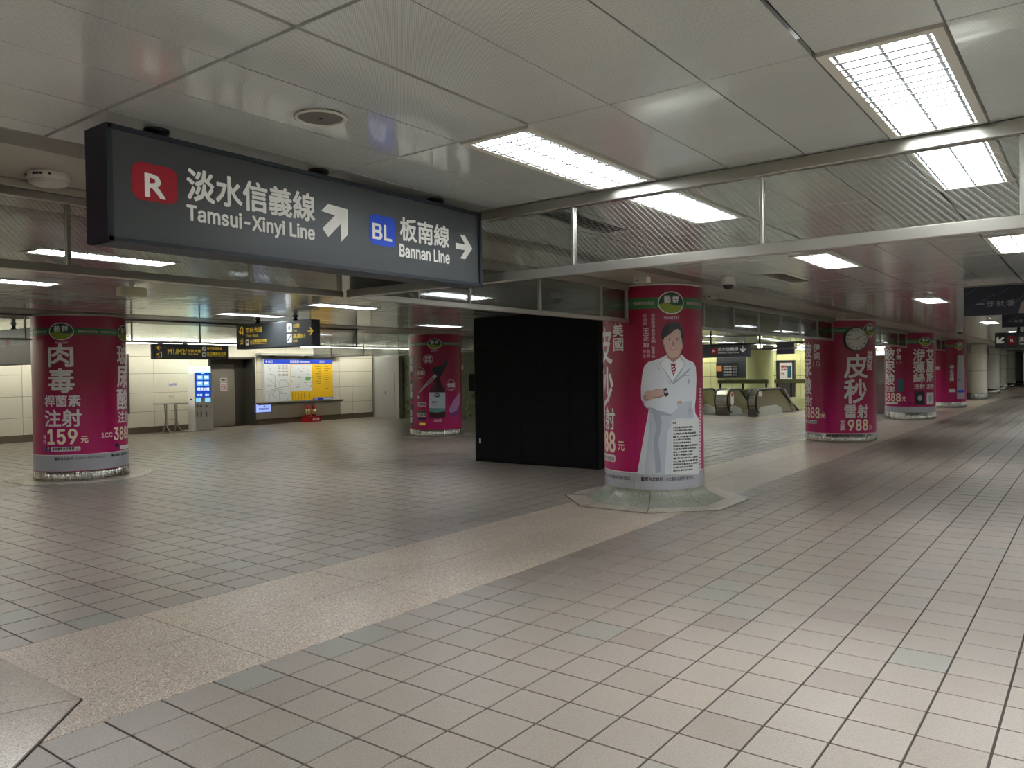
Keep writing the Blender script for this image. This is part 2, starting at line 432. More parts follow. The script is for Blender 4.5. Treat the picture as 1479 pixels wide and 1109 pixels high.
# ------------------------------------------------------------ floor
FX0, FX1, FY0, FY1 = -23.5, 5., -8., 96.
floor = box('floor', M_GROUT, (-24.2, 5.2, -8.2, 96.2, -.12, -.006)); tag(floor, kind='structure')
def visible(x, y, z, m=30):
    d = Vector((x, y, z))-O; q = d.dot(CF)
    if q < .3: return False
    px = 739.5+FPX*d.dot(CR)/q; py = 554.5-FPX*d.dot(CU)/q
    return -m < px < 1479+m and -m < py < 1109+m
SX0, SXM, SX1 = -5.50, -4.755, -3.955         # the granite strip under the column row
COLS = [(-4.80, .72, .65), (-4.76, 9.48, .65), (-4.87, 19.33, .77), (-4.92, 28.12, .74), (-5.05, 36.6, .72)]
def near_oct(x, y, a=1.1):
    for cx, cy, r in COLS[:2]:
        dx, dy = abs(x-cx), abs(y-cy)
        if max(dx, dy, (dx+dy)*.7071) < a+(.08 if cy < 5 else 0): return True
    return False
def clip_rects():
    out = []
    g = .0055
    i0 = math.floor((FX0-TX0)/TP); i1 = math.ceil((FX1-TX0)/TP); j0 = math.floor((FY0-TY0)/TP); j1 = math.ceil((FY1-TY0)/TP)
    for i in range(i0, i1):
        for j in range(j0, j1):
            x0 = TX0+i*TP+g; x1 = x0+TP-2*g; y0 = TY0+j*TP+g; y1 = y0+TP-2*g
            if x1 > SX0 and x0 < SX1:
                if x0 < SX0-.03: x1 = min(x1, SX0-.004)
                elif x1 > SX1+.03: x0 = max(x0, SX1+.004)
                else: continue
            if y0 > 45 and (x0 < -12 or x0 > -1): continue
            out.append((x0, x1, y0, y1))
    return out
def poly_clip_out(rect):
    # corners of a tile that stays outside the octagonal pavers
    return not all(near_oct(x, y, 1.1) for x in rect[:2] for y in rect[2:])
tiles = [t for t in clip_rects() if poly_clip_out(t)]
def size_key(t):
    x, y = (t[0]+t[1])/2, (t[2]+t[3])/2
    return (0 if visible(x, y, 0, 10) else 1, x*x+y*y)
tiles.sort(key=size_key)
tile_me = {}
def tile_mesh(w_, h_):
    k = (round(w_, 4), round(h_, 4))
    if k not in tile_me:
        tile_me[k] = MB().bev(-w_/2, w_/2, -h_/2, h_/2, -.008, 0, .001).mesh('tile', M_TILE)
    return tile_me[k]
for t in tiles[:300]:
    o = link('tile', tile_mesh(t[1]-t[0], t[3]-t[2]), floor, ((t[0]+t[1])/2, (t[2]+t[3])/2, random.uniform(-.0006, .0006)))
mb = MB()
for t in tiles[300:]:
    x0, x1, y0, y1 = t; z = random.uniform(-.0006, .0006); b = .0012
    mb.add([(x0,y0,-.006),(x1,y0,-.006),(x1,y1,-.006),(x0,y1,-.006),(x0+b,y0+b,z),(x1-b,y0+b,z),(x1-b,y1-b,z),(x0+b,y1-b,z)],
           [(4,5,6,7),(0,1,5,4),(1,2,6,5),(2,3,7,6),(3,0,4,7)])
tag(mb.build('tile_field', M_TILE, floor), kind='stuff')
# granite slabs of the strip, two abreast
y = 2.86-1.515*7
yy = []
while y < 95: yy.append(y); y += 1.515
for y0 in yy:
    for x0, x1 in ((SX0, SXM), (SXM, SX1)):
        g = .003
        a0, a1 = y0+g, y0+1.515-g
        MB().bev(x0+g, x1-g, a0, a1, -.01, .0008, .0015).build('granite_slab', M_STRIP, floor)
# octagonal pavers round the column feet
def octring(cx, cy, a_out, a_in, z0, z1, name, m, parent, sagitta=None):
    Ro, Ri = a_out/math.cos(R(22.5)), a_in/math.cos(R(22.5))
    for k in range(8):
        a, b = R(22.5+45*k), R(67.5+45*k); e = .006/Ro
        q = [(cx+Ro*math.cos(a+e), cy+Ro*math.sin(a+e)), (cx+Ro*math.cos(b-e), cy+Ro*math.sin(b-e)), (cx+Ri*math.cos(b-e), cy+Ri*math.sin(b-e)), (cx+Ri*math.cos(a+e), cy+Ri*math.sin(a+e))]
        MB().prism(q, 'z', z0, z1).build(name, m, parent)
for cx, cy, r in COLS[:2]:
    ap = 1.19 if cy < 5 else 1.11; Ro = (ap+.012)/math.cos(R(22.5))
    bed = MB().prism([(cx+Ro*math.cos(R(22.5+45*k)), cy+Ro*math.sin(R(22.5+45*k))) for k in range(8)], 'z', -.02, .003).build('paver_bed', M_GROUT, floor)
    octring(cx, cy, ap, .7, 0, .012, 'octagon_paver', M_PAVER, floor)
for cx, cy in ((-14.26, 6.45), (-14.78, 16.19)):
    octring(cx, cy, 1.1, .6, 0, .006, 'octagon_paver', M_PAVER, floor)

# ------------------------------------------------------------ ceiling
CZ = 2.79
ceiling = box('ceiling', M_DARK, (-24.2, 5.2, -8.2, 96.2, CZ+.1, CZ+.22)); tag(ceiling, kind='structure')
CP = .4075
JY = [1.59-1.26*k for k in range(7, 0, -1)]+[1.59, 2.85, 4.11, 4.27, 5.53, 6.65, 7.77]
while JY[-1] < 95: JY.append(JY[-1]+(1.26 if len(JY) < 16 else 1.24))
def span(x0, x1, anchor):
    xs = [x0]; k = math.ceil((x0-anchor)/CP+.12); x = anchor+k*CP
    while x < x1-.05: xs.append(x); x += CP
    return xs+[x1]
XA = span(-3.8, 5.0, -2.02); XB = span(-13.2, -5.75, -5.75); XC = span(-23.5, -15.4, -15.4)
def ylab(v):  # nearest joint index
    return min(range(len(JY)), key=lambda i: abs(JY[i]-v))
LIGHTS = set(); VENTS = set()
def cell(xs, x, y, store):
    i = max(i for i in range(len(xs)-1) if xs[i] <= x+.02); store.add((round(xs[i], 3), ylab(y)))
for x in (-2.42, -.79, .84, 2.47):
    for y in (-5.97, -2.19, -.93, .33 if x > .5 else -.93, 2.85, 4.27, 7.77, 14.0, 22.7, 30.1, 37.5, 45, 52.4, 60, 67.3):  # rows nearest the camera are unseen fixtures, added to light floor and sign
        cell(XA, x, y, LIGHTS)
for x, y in ((-7.37, -.93), (-7.37, -2.19), (-9.82, -2.19), (-12.26, -2.19), (-7.37, 2.85), (-9.82, 2.85), (-7.37, 7.77), (-9.82, 7.77), (-12.26, 7.77), (-12.26, 12.75), (-12.26, 2.85), (-7.37, 14.), (-9.82, 14.),
             (-7.37, 19), (-7.37, 23.9), (-10.2, 23.9), (-10.2, 19), (-12.26, 19), (-12.26, 23.9), (-7.37, 27.5), (-9.82, 27.5), (-12.26, 27.5), (-7.37, 33.8), (-9.82, 33.8), (-12.26, 33.8), (-12.26, 36.3), (-7.37, 40), (-9.82, 40), (-12.26, 40), (-7.37, 30), (-10.2, 30), (-7.37, 36.3), (-10.2, 36.3), (-12.26, 30)):  # rows past the escalator sign include fixtures added to brighten the lime wall
    cell(XB, x, y, LIGHTS)
for x in (.84, 2.47):
    for y in (10.3, 17.75, 26.4): cell(XA, x, y, LIGHTS)  # unseen fixtures off to the right, added to brighten the far floor
for x in (-16.2, -18.7, -21.1):
    for y in (27.6, 31.4, 35.1, 38.8, 41.3): cell(XC, x, y, LIGHTS)  # extra fixtures beyond the far columns, added to brighten the lime hall
for x in (-7.37, -9.82, -12.26): cell(XB, x, 41.3, LIGHTS)  # last hall row, likewise added to light the lime wall
for x, y in ((-3.24, 4.27), (-3.24, 9.03)): cell(XA, x, y, VENTS)
cells = []
for xs in (XA, XB, XC):
    for i in range(len(xs)-1):
        for j in range(len(JY)-1):
            if JY[j] > 44 and xs is not XA: continue
            cells.append((xs[i], xs[i+1], JY[j], JY[j+1], j, xs is XA))
lights = [c for c in cells if (round(c[0], 3), c[4]) in LIGHTS]
vents = [c for c in cells if (round(c[0], 3), c[4]) in VENTS]
plain = [c for c in cells if c not in lights and c not in vents]
THICK = [-2.02+1.2225*k for k in range(-2, 8)]
def panel_rect(c):
    x0, x1, y0, y1, j, a = c; g = .0035; e = .0035
    l = r_ = e
    for t in (-2.0275, -.79, .84-.0, 2.47):
        if a and abs(x1-t) < .03 and abs(t+2.0275) < .01: r_ = .009
        if a and abs(x0-t) < .03 and abs(t+2.0275) < .01: l = .009
        if a and abs(x0-t) < .03 and t > -1: l = .009
        if a and abs(x1-t) < .03 and t > -1: r_ = .009
    f = .008 if abs(y0-1.59) < .01 else g; h = .008 if abs(y1-1.59) < .01 else g
    return x0+l, x1-r_, y0+f, y1-h
def pane_verts(c, n=3):
    # a thin pressed sheet, minutely bowed and out of true
    x0, x1, y0, y1 = panel_rect(c); tx, ty = random.gauss(0, .0013), random.gauss(0, .0011); bow = random.uniform(-.0006, .0016)
    v = []
    for j in range(n+1):
        for i in (0, 1):
            x = x0+(x1-x0)*i; y = y0+(y1-y0)*j/n
            v.append((x, y, CZ+(i-.5)*tx+(j/n-.5)*ty+bow*(1-(2*j/n-1)**2)))
    k = len(v); v += [(a, b, CZ+.02) for a, b, _ in (v[0], v[1], v[2*n+1], v[2*n])]
    f = [(2*j, 2*j+2, 2*j+3, 2*j+1) for j in range(n)]
    f += [(k, 0, 1, k+1), (k+3, k+2, 2*n+1, 2*n), tuple([k+1]+[2*j+1 for j in range(n+1)]+[k+2]), tuple([k+3]+[2*j for j in range(n, -1, -1)]+[k])]
    return v, f
plain.sort(key=lambda c: (0 if visible((c[0]+c[1])/2, (c[2]+c[3])/2, CZ, 60) else 1, (c[0]+c[1])**2+(c[2]+c[3])**2))
for c in plain[:300]:
    v, f = pane_verts(c); MB().add(v, f).build('ceiling_panel', M_CEIL, ceiling)
mb = MB()
for c in plain[300:]:
    v, f = pane_verts(c); mb.add(v, f)
tag(mb.build('panel_field', M_CEIL, ceiling), kind='stuff')
# soffit bands beside the two rows of columns
M_BAND = mat('grey_band', (128, 125, 115), .32, .4)
def soffit(xa, xb, seg=2.1):
    y = -8.
    while y < (95 if xa > -6 else 44):
        MB().bev(xa+.004, xb-.004, y+.004, y+seg-.004, CZ-.0005+random.uniform(-.001, .001), CZ+.03, .003).build('soffit_panel', M_SOFFIT, ceiling)
        y += seg
for a, b in ((-4.715, -4.05), (-5.5, -4.805), (-14.25, -13.5), (-15.1, -14.35)): soffit(a, b)
for a, b in ((-4.05, -3.8), (-5.75, -5.5), (-13.5, -13.2), (-15.4, -15.1)):
    box('edge_band', M_BAND, (a+.003, b-.003, -8, 95 if a > -6 else 44, CZ-.0015, CZ+.03), ceiling, .004)

# light fixtures
def make_light(w_, l_):
    x, y = w_/2-.006, l_/2-.006
    t = thing('ceiling_light', '', 'ceiling light')
    f = MB()
    for a in ((-x, x, -y, -y+.035), (-x, x, y-.035, y), (-x, -x+.035, -y+.035, y-.035), (x-.035, x, -y+.035, y-.035)): f.box(*a, -.012, .07)
    f.build('frame', M_WHITEP, t)
    MB().box(-x+.036, x-.036, -y+.036, y-.036, .014, .03).build('diffuser', M_LAMP, t)
    lv = MB(); n = 16
    for k in range(1, n):
        yy_ = -y+.035+(2*y-.07)*k/n; lv.add([(-x+.036, yy_-.008, -.014), (x-.036, yy_-.008, -.014), (x-.036, yy_, .013), (-x+.036, yy_, .013), (-x+.036, yy_+.008, -.014), (x-.036, yy_+.008, -.014)], [(0,1,2,3),(3,2,5,4),(0,4,5,1)])
    for xx in (-.0, -x+.05, x-.05): lv.box(xx-.006, xx+.006, -y+.036, y-.036, -.009, .013)
    lv.build('louver', M_REFL, t)
    return t
proto = None; sizes = {}
lights.sort(key=lambda c: c[0]**2+c[2]**2)
def where(c):
    x, y = (c[0]+c[1])/2, (c[2]+c[3])/2
    return x, y
vis_l = [c for c in lights if visible(*where(c), CZ, 20)]
names_l = {}
for c in lights:
    x, y = where(c)
    if c[5]:
        row = {-2.2: 'left', -.6: 'second', 1.0: 'third', 2.7: 'fourth'}[min((-2.2, -.6, 1.0, 2.7), key=lambda q: abs(q-x))]
        n = sum(1 for d in lights if d[5] and abs(where(d)[0]-x) < .3 and where(d)[1] < y and visible(*where(d), CZ, 20))
        lab = f'{row} corridor row of recessed ceiling lights, '
    else:
        row = 'hall row nearest the pink columns' if x > -8 else ('middle hall row' if x > -11.5 else ('far hall row' if x > -15 else 'added row beyond the far columns'))
        hr = lambda q: 0 if q > -8 else (1 if q > -11.5 else (2 if q > -15 else 3))
        n = sum(1 for d in lights if not d[5] and hr(where(d)[0]) == hr(x) and (where(d)[1], where(d)[0]) < (y, x) and visible(*where(d), CZ, 20))
        lab = f'recessed louvred light, {row}, '
    od = ['nearest', 'second nearest', 'third nearest', 'fourth nearest', 'fifth nearest', 'sixth nearest', 'seventh nearest', 'eighth nearest', 'ninth nearest', 'tenth nearest', 'eleventh nearest', 'twelfth nearest', 'thirteenth nearest', 'fourteenth nearest', 'farthest', 'outermost']
    lab += (od[min(n, 15)]+' in view') if c in vis_l else 'outside the view'
    k = (round(c[1]-c[0], 3), round(c[3]-c[2], 3))
    if k not in sizes: o = sizes[k] = make_light(*k)
    else: o = copy_tree(sizes[k])
    o.location = (x, y, CZ); o['label'] = lab; o['group'] = 'recessed ceiling lights'
# slot vents
for c, lab in zip(sorted(vents, key=lambda c: c[2]), ('black slotted air vent in ceiling just behind the glass screen', 'black slotted air vent in ceiling beside the dome camera')):
    x, y = where(c); t = thing('air_vent', lab, 'air vent', (x, y, CZ), group='slotted ceiling vents'); hw, hl = (c[1]-c[0])/2-.005, (c[3]-c[2])/2-.005
    f = MB()
    for a in ((-hw, hw, -hl, -hl+.05), (-hw, hw, hl-.05, hl), (-hw, -hw+.09, -hl+.05, hl-.05), (hw-.09, hw, -hl+.05, hl-.05)): f.box(*a, 0, .02)
    f.build('frame', M_CEIL, t)
    for k in range(5):
        xx = -hw+.12+(2*hw-.24)*k/4; MB().box(xx-.009, xx+.009, -hl+.05, hl-.05, .001, .018).build('slat', M_STEELD, t)

# ------------------------------------------------------------ walls
DY0, DY1, DZ = 14.72, 16.42, 2.36          # the opening of the recessed door
wl = MB(); wl.box(-24.3, -23.52, -8.2, DY0, -.1, CZ+.1); wl.box(-24.3, -23.52, DY1, 22.6, -.1, CZ+.1); wl.box(-24.3, -23.52, DY0, DY1, DZ, CZ+.1); wl.box(-24.5, -24.1, DY0, DY1, -.1, DZ)
wall_left = wl.build('wall_left', M_DARK); tag(wall_left, kind='structure')
zs = [.19, .66, 1.24, 1.83, 2.36, CZ]
ys = [-8.2+.0]
y = 20.26
lst = []
while y > -8.2: lst.append(y); y -= 1.24
lst = sorted(lst)+[20.9, 21.97]
for a, b in zip(lst, lst[1:]):
    for z0, z1 in zip(zs, zs[1:]):
        segs = [(a, b)]
        if b > DY0 and a < DY1:
            segs = []
            if a < DY0: segs.append((a, DY0))
            if b > DY1: segs.append((DY1, b))
            if z0 > 2.3: segs = [(a, b)]
        for p, q in segs:
            if q-p > .03:
                MB().bev(-23.52, -23.5+random.uniform(-.001, .001), p+.004, q-.004, z0+.004, z1-.004, .003).build('wall_panel', M_CREAM, wall_left)
base = [MB().bev(-23.52, -23.48, p+.003, q-.003, 0, .18, .003) for p, q in [(a, min(b, DY0)) if a < DY0 < b else ((max(a, DY1), b) if a < DY1 < b else (a, b)) for a, b in zip(lst, lst[1:]) if not (a >= DY0 and b <= DY1)]]
bb = bpy.data.objects.new('baseboard_left', None); COL.objects.link(bb); tag(bb, kind='structure')
for m_ in base: m_.build('plinth_stone', mat('brown_granite_plinth', (112, 98, 84), .4, vary=.2, vscale=30), bb)
def wall(name, b, m, **k): o = box(name, m, b); tag(o, kind='structure'); return o
wall('wall_right', (5., 5.2, -8.2, 96, -.1, CZ+.1), M_CREAM)
wall('wall_near', (-24.2, 5.2, -8.4, -8.2, -.1, CZ+.1), M_CREAM)
M_DIM = mat('olive_mosaic_wall', (96, 104, 78), .55, vary=.55, vscale=2.2)
wall_back = wall('wall_back', (-21.62, -13.0, 21.62, 21.95, -.1, CZ+.1), M_DIM)
# flowers and leaves of the mural
fm = [mat('mural_leaf', (120, 132, 62), .6, vary=.3, vscale=8), mat('mural_leaf_dark', (58, 78, 48), .6, vary=.3, vscale=8), mat('mural_petal', (176, 92, 130), .6)]
pm = [Print(PY(21.62)) for _ in fm]
for _ in range(240):
    k = 0 if random.random() < .5 else 1; u = random.uniform(-21.5, -13.3); v = random.uniform(.1, 2.6)*random.random()**.4
    a = random.uniform(0, 2*pi); l = random.uniform(.08, .22); wd = l*.35
    pm[k].add([(u, v), (u+l*.5*math.cos(a)-wd*math.sin(a), v+l*.5*math.sin(a)+wd*math.cos(a)), (u+l*math.cos(a), v+l*math.sin(a)), (u+l*.5*math.cos(a)+wd*math.sin(a), v+l*.5*math.sin(a)-wd*math.cos(a))], [(0, 1, 2, 3)])
for cu, cv in ((-20.35, 1.05), (-20.1, 1.2), (-20.45, .85), (-17.2, .9), (-15.4, 1.4)):
    for q in range(5): pm[2].euv(cu+.1*math.cos(q*1.257), cv+.1*math.sin(q*1.257), .075, .06, 10)
for p_, m_, o_ in zip(pm, fm, (.002, .004, .006)): tag(p_.build('mural_flora', m_, wall_back, o_), kind='stuff')
wall('wall_corner', (-24.3, -21.62, 22.0, 22.3, -.1, CZ+.1), mat('grey_green_panel', (132, 136, 128), .5))
M_LIME = mat('lime_glass_wall', (206, 208, 152), .3, vary=.1, vscale=.6)
wf = wall('wall_far', (-24, -5.6, 44.2, 44.5, -.1, CZ+.1), M_DARK)
x = -21.
while x < -5.8:
    for z0, z1 in ((0, 1.3), (1.3, 2.1), (2.1, CZ)):
        if not (-17.9 < x < -15.9 and z0 > 1): MB().bev(x+.01, x+1.3-.01, 44.16, 44.2, z0+.01, z1-.01, .005).build('wall_panel', M_LIME, wf)
    x += 1.3
wall('wall_end', (-6, 5.2, 95.8, 96, -.1, CZ+.1), M_PLASTER)
wall('wall_side', (-13.3, -13.0, 21.95, 26.0, -.1, CZ+.1), M_PLASTER)

# recessed steel door
door = box('door_1', mat('door_steel', (160, 153, 143), .35, .35, bump=.06, bscale=3), (-24.09, -24.03, 14.85, 16.02, .01, 2.13), None, .006); tag(door, kind='structure')
tr = MB(); tr.box(-24.1, -23.47, 16.36, 16.46, 0, DZ); tr.box(-24.1, -23.47, 14.68, 14.74, 0, DZ); tr.box(-24.1, -23.47, 14.74, 16.36, DZ-.06, DZ); tr.box(-24.1, -24.0, 16.02, 16.36, 0, DZ-.06); tr.box(-24.1, -24.0, 14.74, 16.02, 2.14, DZ-.06)
tag(tr.build('trim_1', M_STEELD), kind='structure')
S = PX(-24.03)
h = MB(); h.tube([(-24.03, 15.16, 1.0), (-23.96, 15.16, 1.0)], .022, 10); h.tube([(-23.965, 15.14, 1.0), (-23.96, 15.30, .99)], .013, 8); h.lathe([(.04, 0), (.04, .01)], 14, (0, 0))
hm = MB(); hm.tube([(-24.03, 15.16, 1.0), (-23.96, 15.16, 1.0)], .022, 10); hm.tube([(-23.965, 15.13, 1.0), (-23.96, 15.32, .985)], .015, 8); hm.build('door_handle', M_STEEL, door)
MB().tube([(-24.03, 15.16, 1.28), (-23.995, 15.16, 1.28)], .028, 12).build('door_lock', M_STEEL, door)
box('kick_plate', M_STEEL, (-24.03, -24.022, 15.0, 16.0, .01, .05), door)
for zz0, zz1, nm in ((1.55, 1.66, 'white name plate on door'), (1.22, 1.50, 'white square notice with red writing on steel door')):
    n = box('notice', M_PRINTW, (-24.028, -24.02, 15.46, 15.72, zz0, zz1)); tag(n, nm+' above the handle' if zz0 > 1.5 else nm, 'notice')
    p = Print(PX(-24.02)); 
    rows = 1 if zz0 > 1.5 else 3
    for q in range(rows): p.text('機房' if zz0 > 1.5 else ('非本站人員', '請勿進入', 'NO ENTRY')[q], None, .02, uv=(15.48, zz1-.02-(q+1)*.075, 15.70, zz1-.03-q*.075))
    p.build('lettering', M_INK if zz0 > 1.5 else M_SRED, n, .002)
# ------------------------------------------------------------ columns
def column_base(name, label, cx, cy, r, kick=(.02, .17), flare=False, z0=.17, m=None, top=CZ, group=None):
    t = thing(name, label, 'column', (cx, cy, 0), group=group); t['kind'] = 'thing'
    MB().lathe([(r-.03, .012 if flare else .0), (r-.03, top-.006)], 64).build('shaft', M_PLASTER, t)
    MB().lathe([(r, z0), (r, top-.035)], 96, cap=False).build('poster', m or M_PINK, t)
    MB().lathe([(r-.005, top-.035), (r+.012, top-.035), (r+.012, top-.005), (r-.005, top-.005)], 96, cap=False).build('collar', M_SOFFIT, t)
    if flare:
        # eight curved granite stones sweeping out to an octagon
        for k in range(8):
            st = MB(); nu, nv = 6, 7; v = []
            for j in range(nv+1):
                s_ = j/nv; z = .012+.19*(1-s_); q = (s_**2.2)
                for i in range(nu+1):
                    a = R(22.5+45*k)+(R(45)*i/nu)*.985+R(.35); m_ = a-R(45*k+45); ro = .86/math.cos(m_)
                    rr = (r-.002)*(1-q)+ro*q; v.append((rr*math.cos(a), rr*math.sin(a), z))
            f = [(j*(nu+1)+i, j*(nu+1)+i+1, (j+1)*(nu+1)+i+1, (j+1)*(nu+1)+i) for j in range(nv) for i in range(nu)]
            st.add(v, f, True)
            st.build('base_stone', M_GREYGR, t)
    else:
        ks = 12
        for k in range(ks):
            a0, a1 = 2*pi*k/ks+.004, 2*pi*(k+1)/ks-.004; v = []
            for zz, rr in ((kick[0], r+.012), (kick[1], r+.012), (kick[1], r-.01)):
                v += [(rr*math.cos(a0+(a1-a0)*i/8), rr*math.sin(a0+(a1-a0)*i/8), zz) for i in range(9)]
            MB().add(v, [(j*9+i, j*9+i+1, j*9+10+i, j*9+9+i) for j in range(2) for i in range(8)], True).build('kick_plate', M_KICK, t)
    return t
def poster_of(t): return [c for c in t.children if c.name.startswith('poster')][0]

def wrap_common(t, S, band, logos, brand='藝群', strip='藝群醫學美容集團', since=True, bright=1):
    """green band round the poster with the oval shop emblems; band=(z0,z1), logos = angles of emblem centres"""
    P = poster_of(t); r = S.r
    b = Print(S); b.ruv(-pi*r, band[0], pi*r, band[1]); b.build('green_band', M_GREEN, P, .002)
    bz = (band[0]+band[1])/2
    o = Print(S); g = Print(S); l = Print(S); tx = Print(S); st = Print(S)
    for u in logos:
        W, H = .285*r/.65, .145; 
        o.euv(u, bz, W/2*1.0*1.22, H*1.0, 40); g.euv(u, bz, W/2*1.13, H*.9, 40)
        n = 14; pts = [(u+W/2*1.13*math.cos(-a)*1.0, bz-H*.9*math.sin(a)) for a in [pi*(.06)+pi*.88*i/n for i in range(n+1)]]
        pts = sorted(pts, key=lambda q: q[0]); top = [(pts[-1][0]-(pts[-1][0]-pts[0][0])*i/10, bz-.02-H*.12*math.sin(2*pi*i/10)) for i in range(11)]
        l.add(pts+top, [tuple(range(len(pts)+len(top)))])
        tx.text(brand[0], None, .02, uv=(u-W*.34, bz+.0, u-W*.04, bz+H*.62)); tx.text(brand[1], None, .02, uv=(u+W*.04, bz+.0, u+W*.34, bz+H*.62))
        if since: st.text('Since1987', None, .02, uv=(u-.1, bz-H-.06, u+.1, bz-H-.022))
    for a, c in zip(logos, logos[1:]+[logos[0]+2*pi*r]):
        d = c-a; st.text(strip, None, .01, uv=(a+.22*r/.65, bz-.022, a+d/2-.03, bz+.02)); st.text(strip, None, .01, uv=(a+d/2+.03, bz-.022, c-.22*r/.65, bz+.02))
    o.build('logo', M_PRINTW, P, .0035); g.build('logo', M_DGREEN, P, .005); l.build('logo', M_LGREEN, P, .0065)
    tx.build('lettering', M_PRINTW, P, .008); st.build('lettering', M_PINKW, P, .0038)

def silver_foot(t, S, z0, z1, txts=(), n=4, seams=()):
    P = poster_of(t); r = S.r
    Print(S).ruv(-pi*r, z0, pi*r, z1).build('silver_band', M_SILVER, P, .002)
    Print(S).ruv(-pi*r, z1, pi*r, z1+.012).build('edge_line', M_PRINTW, P, .0025)
    p = Print(S)
    for u0, u1, a, b in txts: p.text('藝群台北診所', None, .02, uv=(u0, a, u0+(u1-u0)*.38, b)); p.text('｜台北車站-站前地下街Z7出口', None, .008, uv=(u0+(u1-u0)*.40, a, u1, b))
    p.build('lettering', M_INK, P, .004)
    q = Print(S)
    for u in seams: q.ruv(u-.004, z0, u+.004, z1)
    if seams: q.build('seam', M_PRINTW, P, .004)

# --- the near column with the doctor
cx, cy, r = COLS[1]; S1 = CY(cx, cy, r)
c1 = column_base('advert_column', 'pink advert column with the doctor in a white coat, on a flared granite foot', cx, cy, r, flare=True, z0=.2)
P1 = poster_of(c1)
zb = (S1.uv(925, 446)[1], S1.uv(925, 430.5)[1]); ul = S1.uv(969.7, 437)[0]
wrap_common(c1, S1, zb, [ul-r*pi/2, ul, ul+r*pi/2, ul+r*pi])
zf = S1.uv(943, 684)[1]
silver_foot(c1, S1, .2, zf, [(S1.uv(926, 690)[0], S1.uv(1002, 690)[0], S1.uv(943, 695)[1], S1.uv(943, 689)[1]), (S1.uv(926, 690)[0]-1.02, S1.uv(910, 690)[0], S1.uv(943, 695)[1], S1.uv(943, 689)[1])], seams=[S1.uv(919, 698)[0]])
p = Print(S1)
p.text('美', (886, 468, 900, 486)); p.text('國', (886, 488.5, 900, 507))
p.text('皮', (860, 473.5, 884, 525), w=.95); p.text('秒', (860, 531, 885.5, 586), w=.92); p.text('射', (860, 588.5, 888, 618.6), w=.9); 
u1_ = S1.uv(888.4, 636)[0]; za, zb_ = S1.uv(880, 618.6)[1], S1.uv(880, 588.5)[1]; hh = zb_-za; ue = S1.uv(888, 603)[0]
p.text('雷', None, .018, uv=(ue-2.0*hh, za, ue-1.06*hh, zb_))
p.build('lettering', M_PRINTW, P1, .003)
p = Print(S1); p.text('988', (860, 622, 888.4, 650), .03, w=1.75); p.text('元', (892.7, 637.5, 901.8, 650.5)); p.build('lettering', M_PRINTC, P1, .003)
p = Print(S1); p.rrect((860, 654, 889, 664), .3, w=5.2); p.build('caption_plate', M_PRINTW, P1, .003)
p = Print(S1); p.text('藝群醫學美容集團', (860, 656, 887, 662), .012, w=8); p.build('lettering', M_INK, P1, .0045)
p = Print(S1); p.vtext('藝群醫學美容集團', (940.6, 452.6, 946, 496), .012); p.vtext('董事長', (940.6, 500, 946, 517), .012)
p.vtext('皮膚科', (928.6, 453, 934, 470.5), .012); p.text('王', (928.8, 474, 937.2, 482)); p.text('正', (928.8, 484, 937.2, 492.5)); p.text('坤', (928.8, 494.5, 937.2, 503)); p.vtext('博士', (928, 504.5, 933, 517), .012); p.vtext('醫師', (934.2, 504.5, 939, 517), .012)
p.build('lettering', M_PINKW, P1, .003)
# the printed doctor, flat layers
zc = lambda pts: [(820+.3337*x, 390+.3337*y) for x, y in pts]
za_ = lambda pts: [(860+.1353*x, 410+.1353*y) for x, y in pts]
zd = lambda pts: [(860+.1668*x, 560+.1668*y) for x, y in pts]
M_COAT = mat('print_coat', (206, 212, 218), .42); M_COATS = mat('print_coat_shade', (158, 166, 180), .42); M_COATM = mat('print_coat_mid', (184, 192, 202), .42); M_SKIN = mat('print_skin', (192, 160, 146), .42)
M_SKINS = mat('print_skin_shade', (160, 122, 110), .42); M_HAIR = mat('print_hair', (24, 25, 34), .42); M_SHIRT = mat('print_shirt', (222, 224, 228), .42); M_TIE = mat('print_tie', (142, 40, 56), .42); M_LIP = mat('print_lip', (160, 78, 80), .42)
def flat(mt, off, polys, name='figure'):
    q = Print(S1)
    for pts in polys: q.poly(pts)
    return q.build(name, mt, P1, off)
outline = zc([(425,370),(388,388),(352,400),(334,418),(326,455),(320,510),(321,560),(334,588),(354,600),(348,640),(336,700),(322,780),(304,882),(450,884),(562,884),(566,800),(566,650),(548,622),(546,590),(550,560),(553,470),(550,420),(540,402),(512,390),(492,370)])
flat(M_PRINTW, .0030, [[(x+(1.0 if x > 945 else -1.0), y-.7) for x, y in outline]])
flat(M_COAT, .0042, [outline])
flat(M_COATM, .0050, [zc([(352,600),(440,628),(470,600),(500,585),(545,600),(546,640),(470,640),(430,700),(420,884),(330,884),(352,700)]), zd([(700,130),(830,110),(845,240),(790,250),(720,200)])])
flat(M_COATS, .0058, [zd([(470,200),(520,195),(640,235),(665,225),(660,240),(560,238),(490,225)]), zd([(495,215),(560,240),(575,300),(545,470),(570,730),(520,740),(505,470),(525,330)]),
                      zc([(355,596),(440,622),(446,630),(360,606)]), zd([(455,165),(640,205),(665,215),(640,215),(470,190)]), zc([(322,545),(330,585),(352,600),(340,596),(326,578)]),
                      za_([(640,830),(700,940),(800,1050),(810,1072),(790,1060),(690,950)]), za_([(810,1060),(1000,900),(1010,915),(830,1075)]), za_([(940,975),(1000,970),(1000,978),(940,984)]), zc([(520,470),(526,472),(524,520),(516,520)])])
flat(M_COAT, .0066, [zc([(440,510),(530,488),(548,500),(540,548),(460,560),(436,548)]), zc([(352,560),(440,556),(470,572),(452,620),(380,604)])])
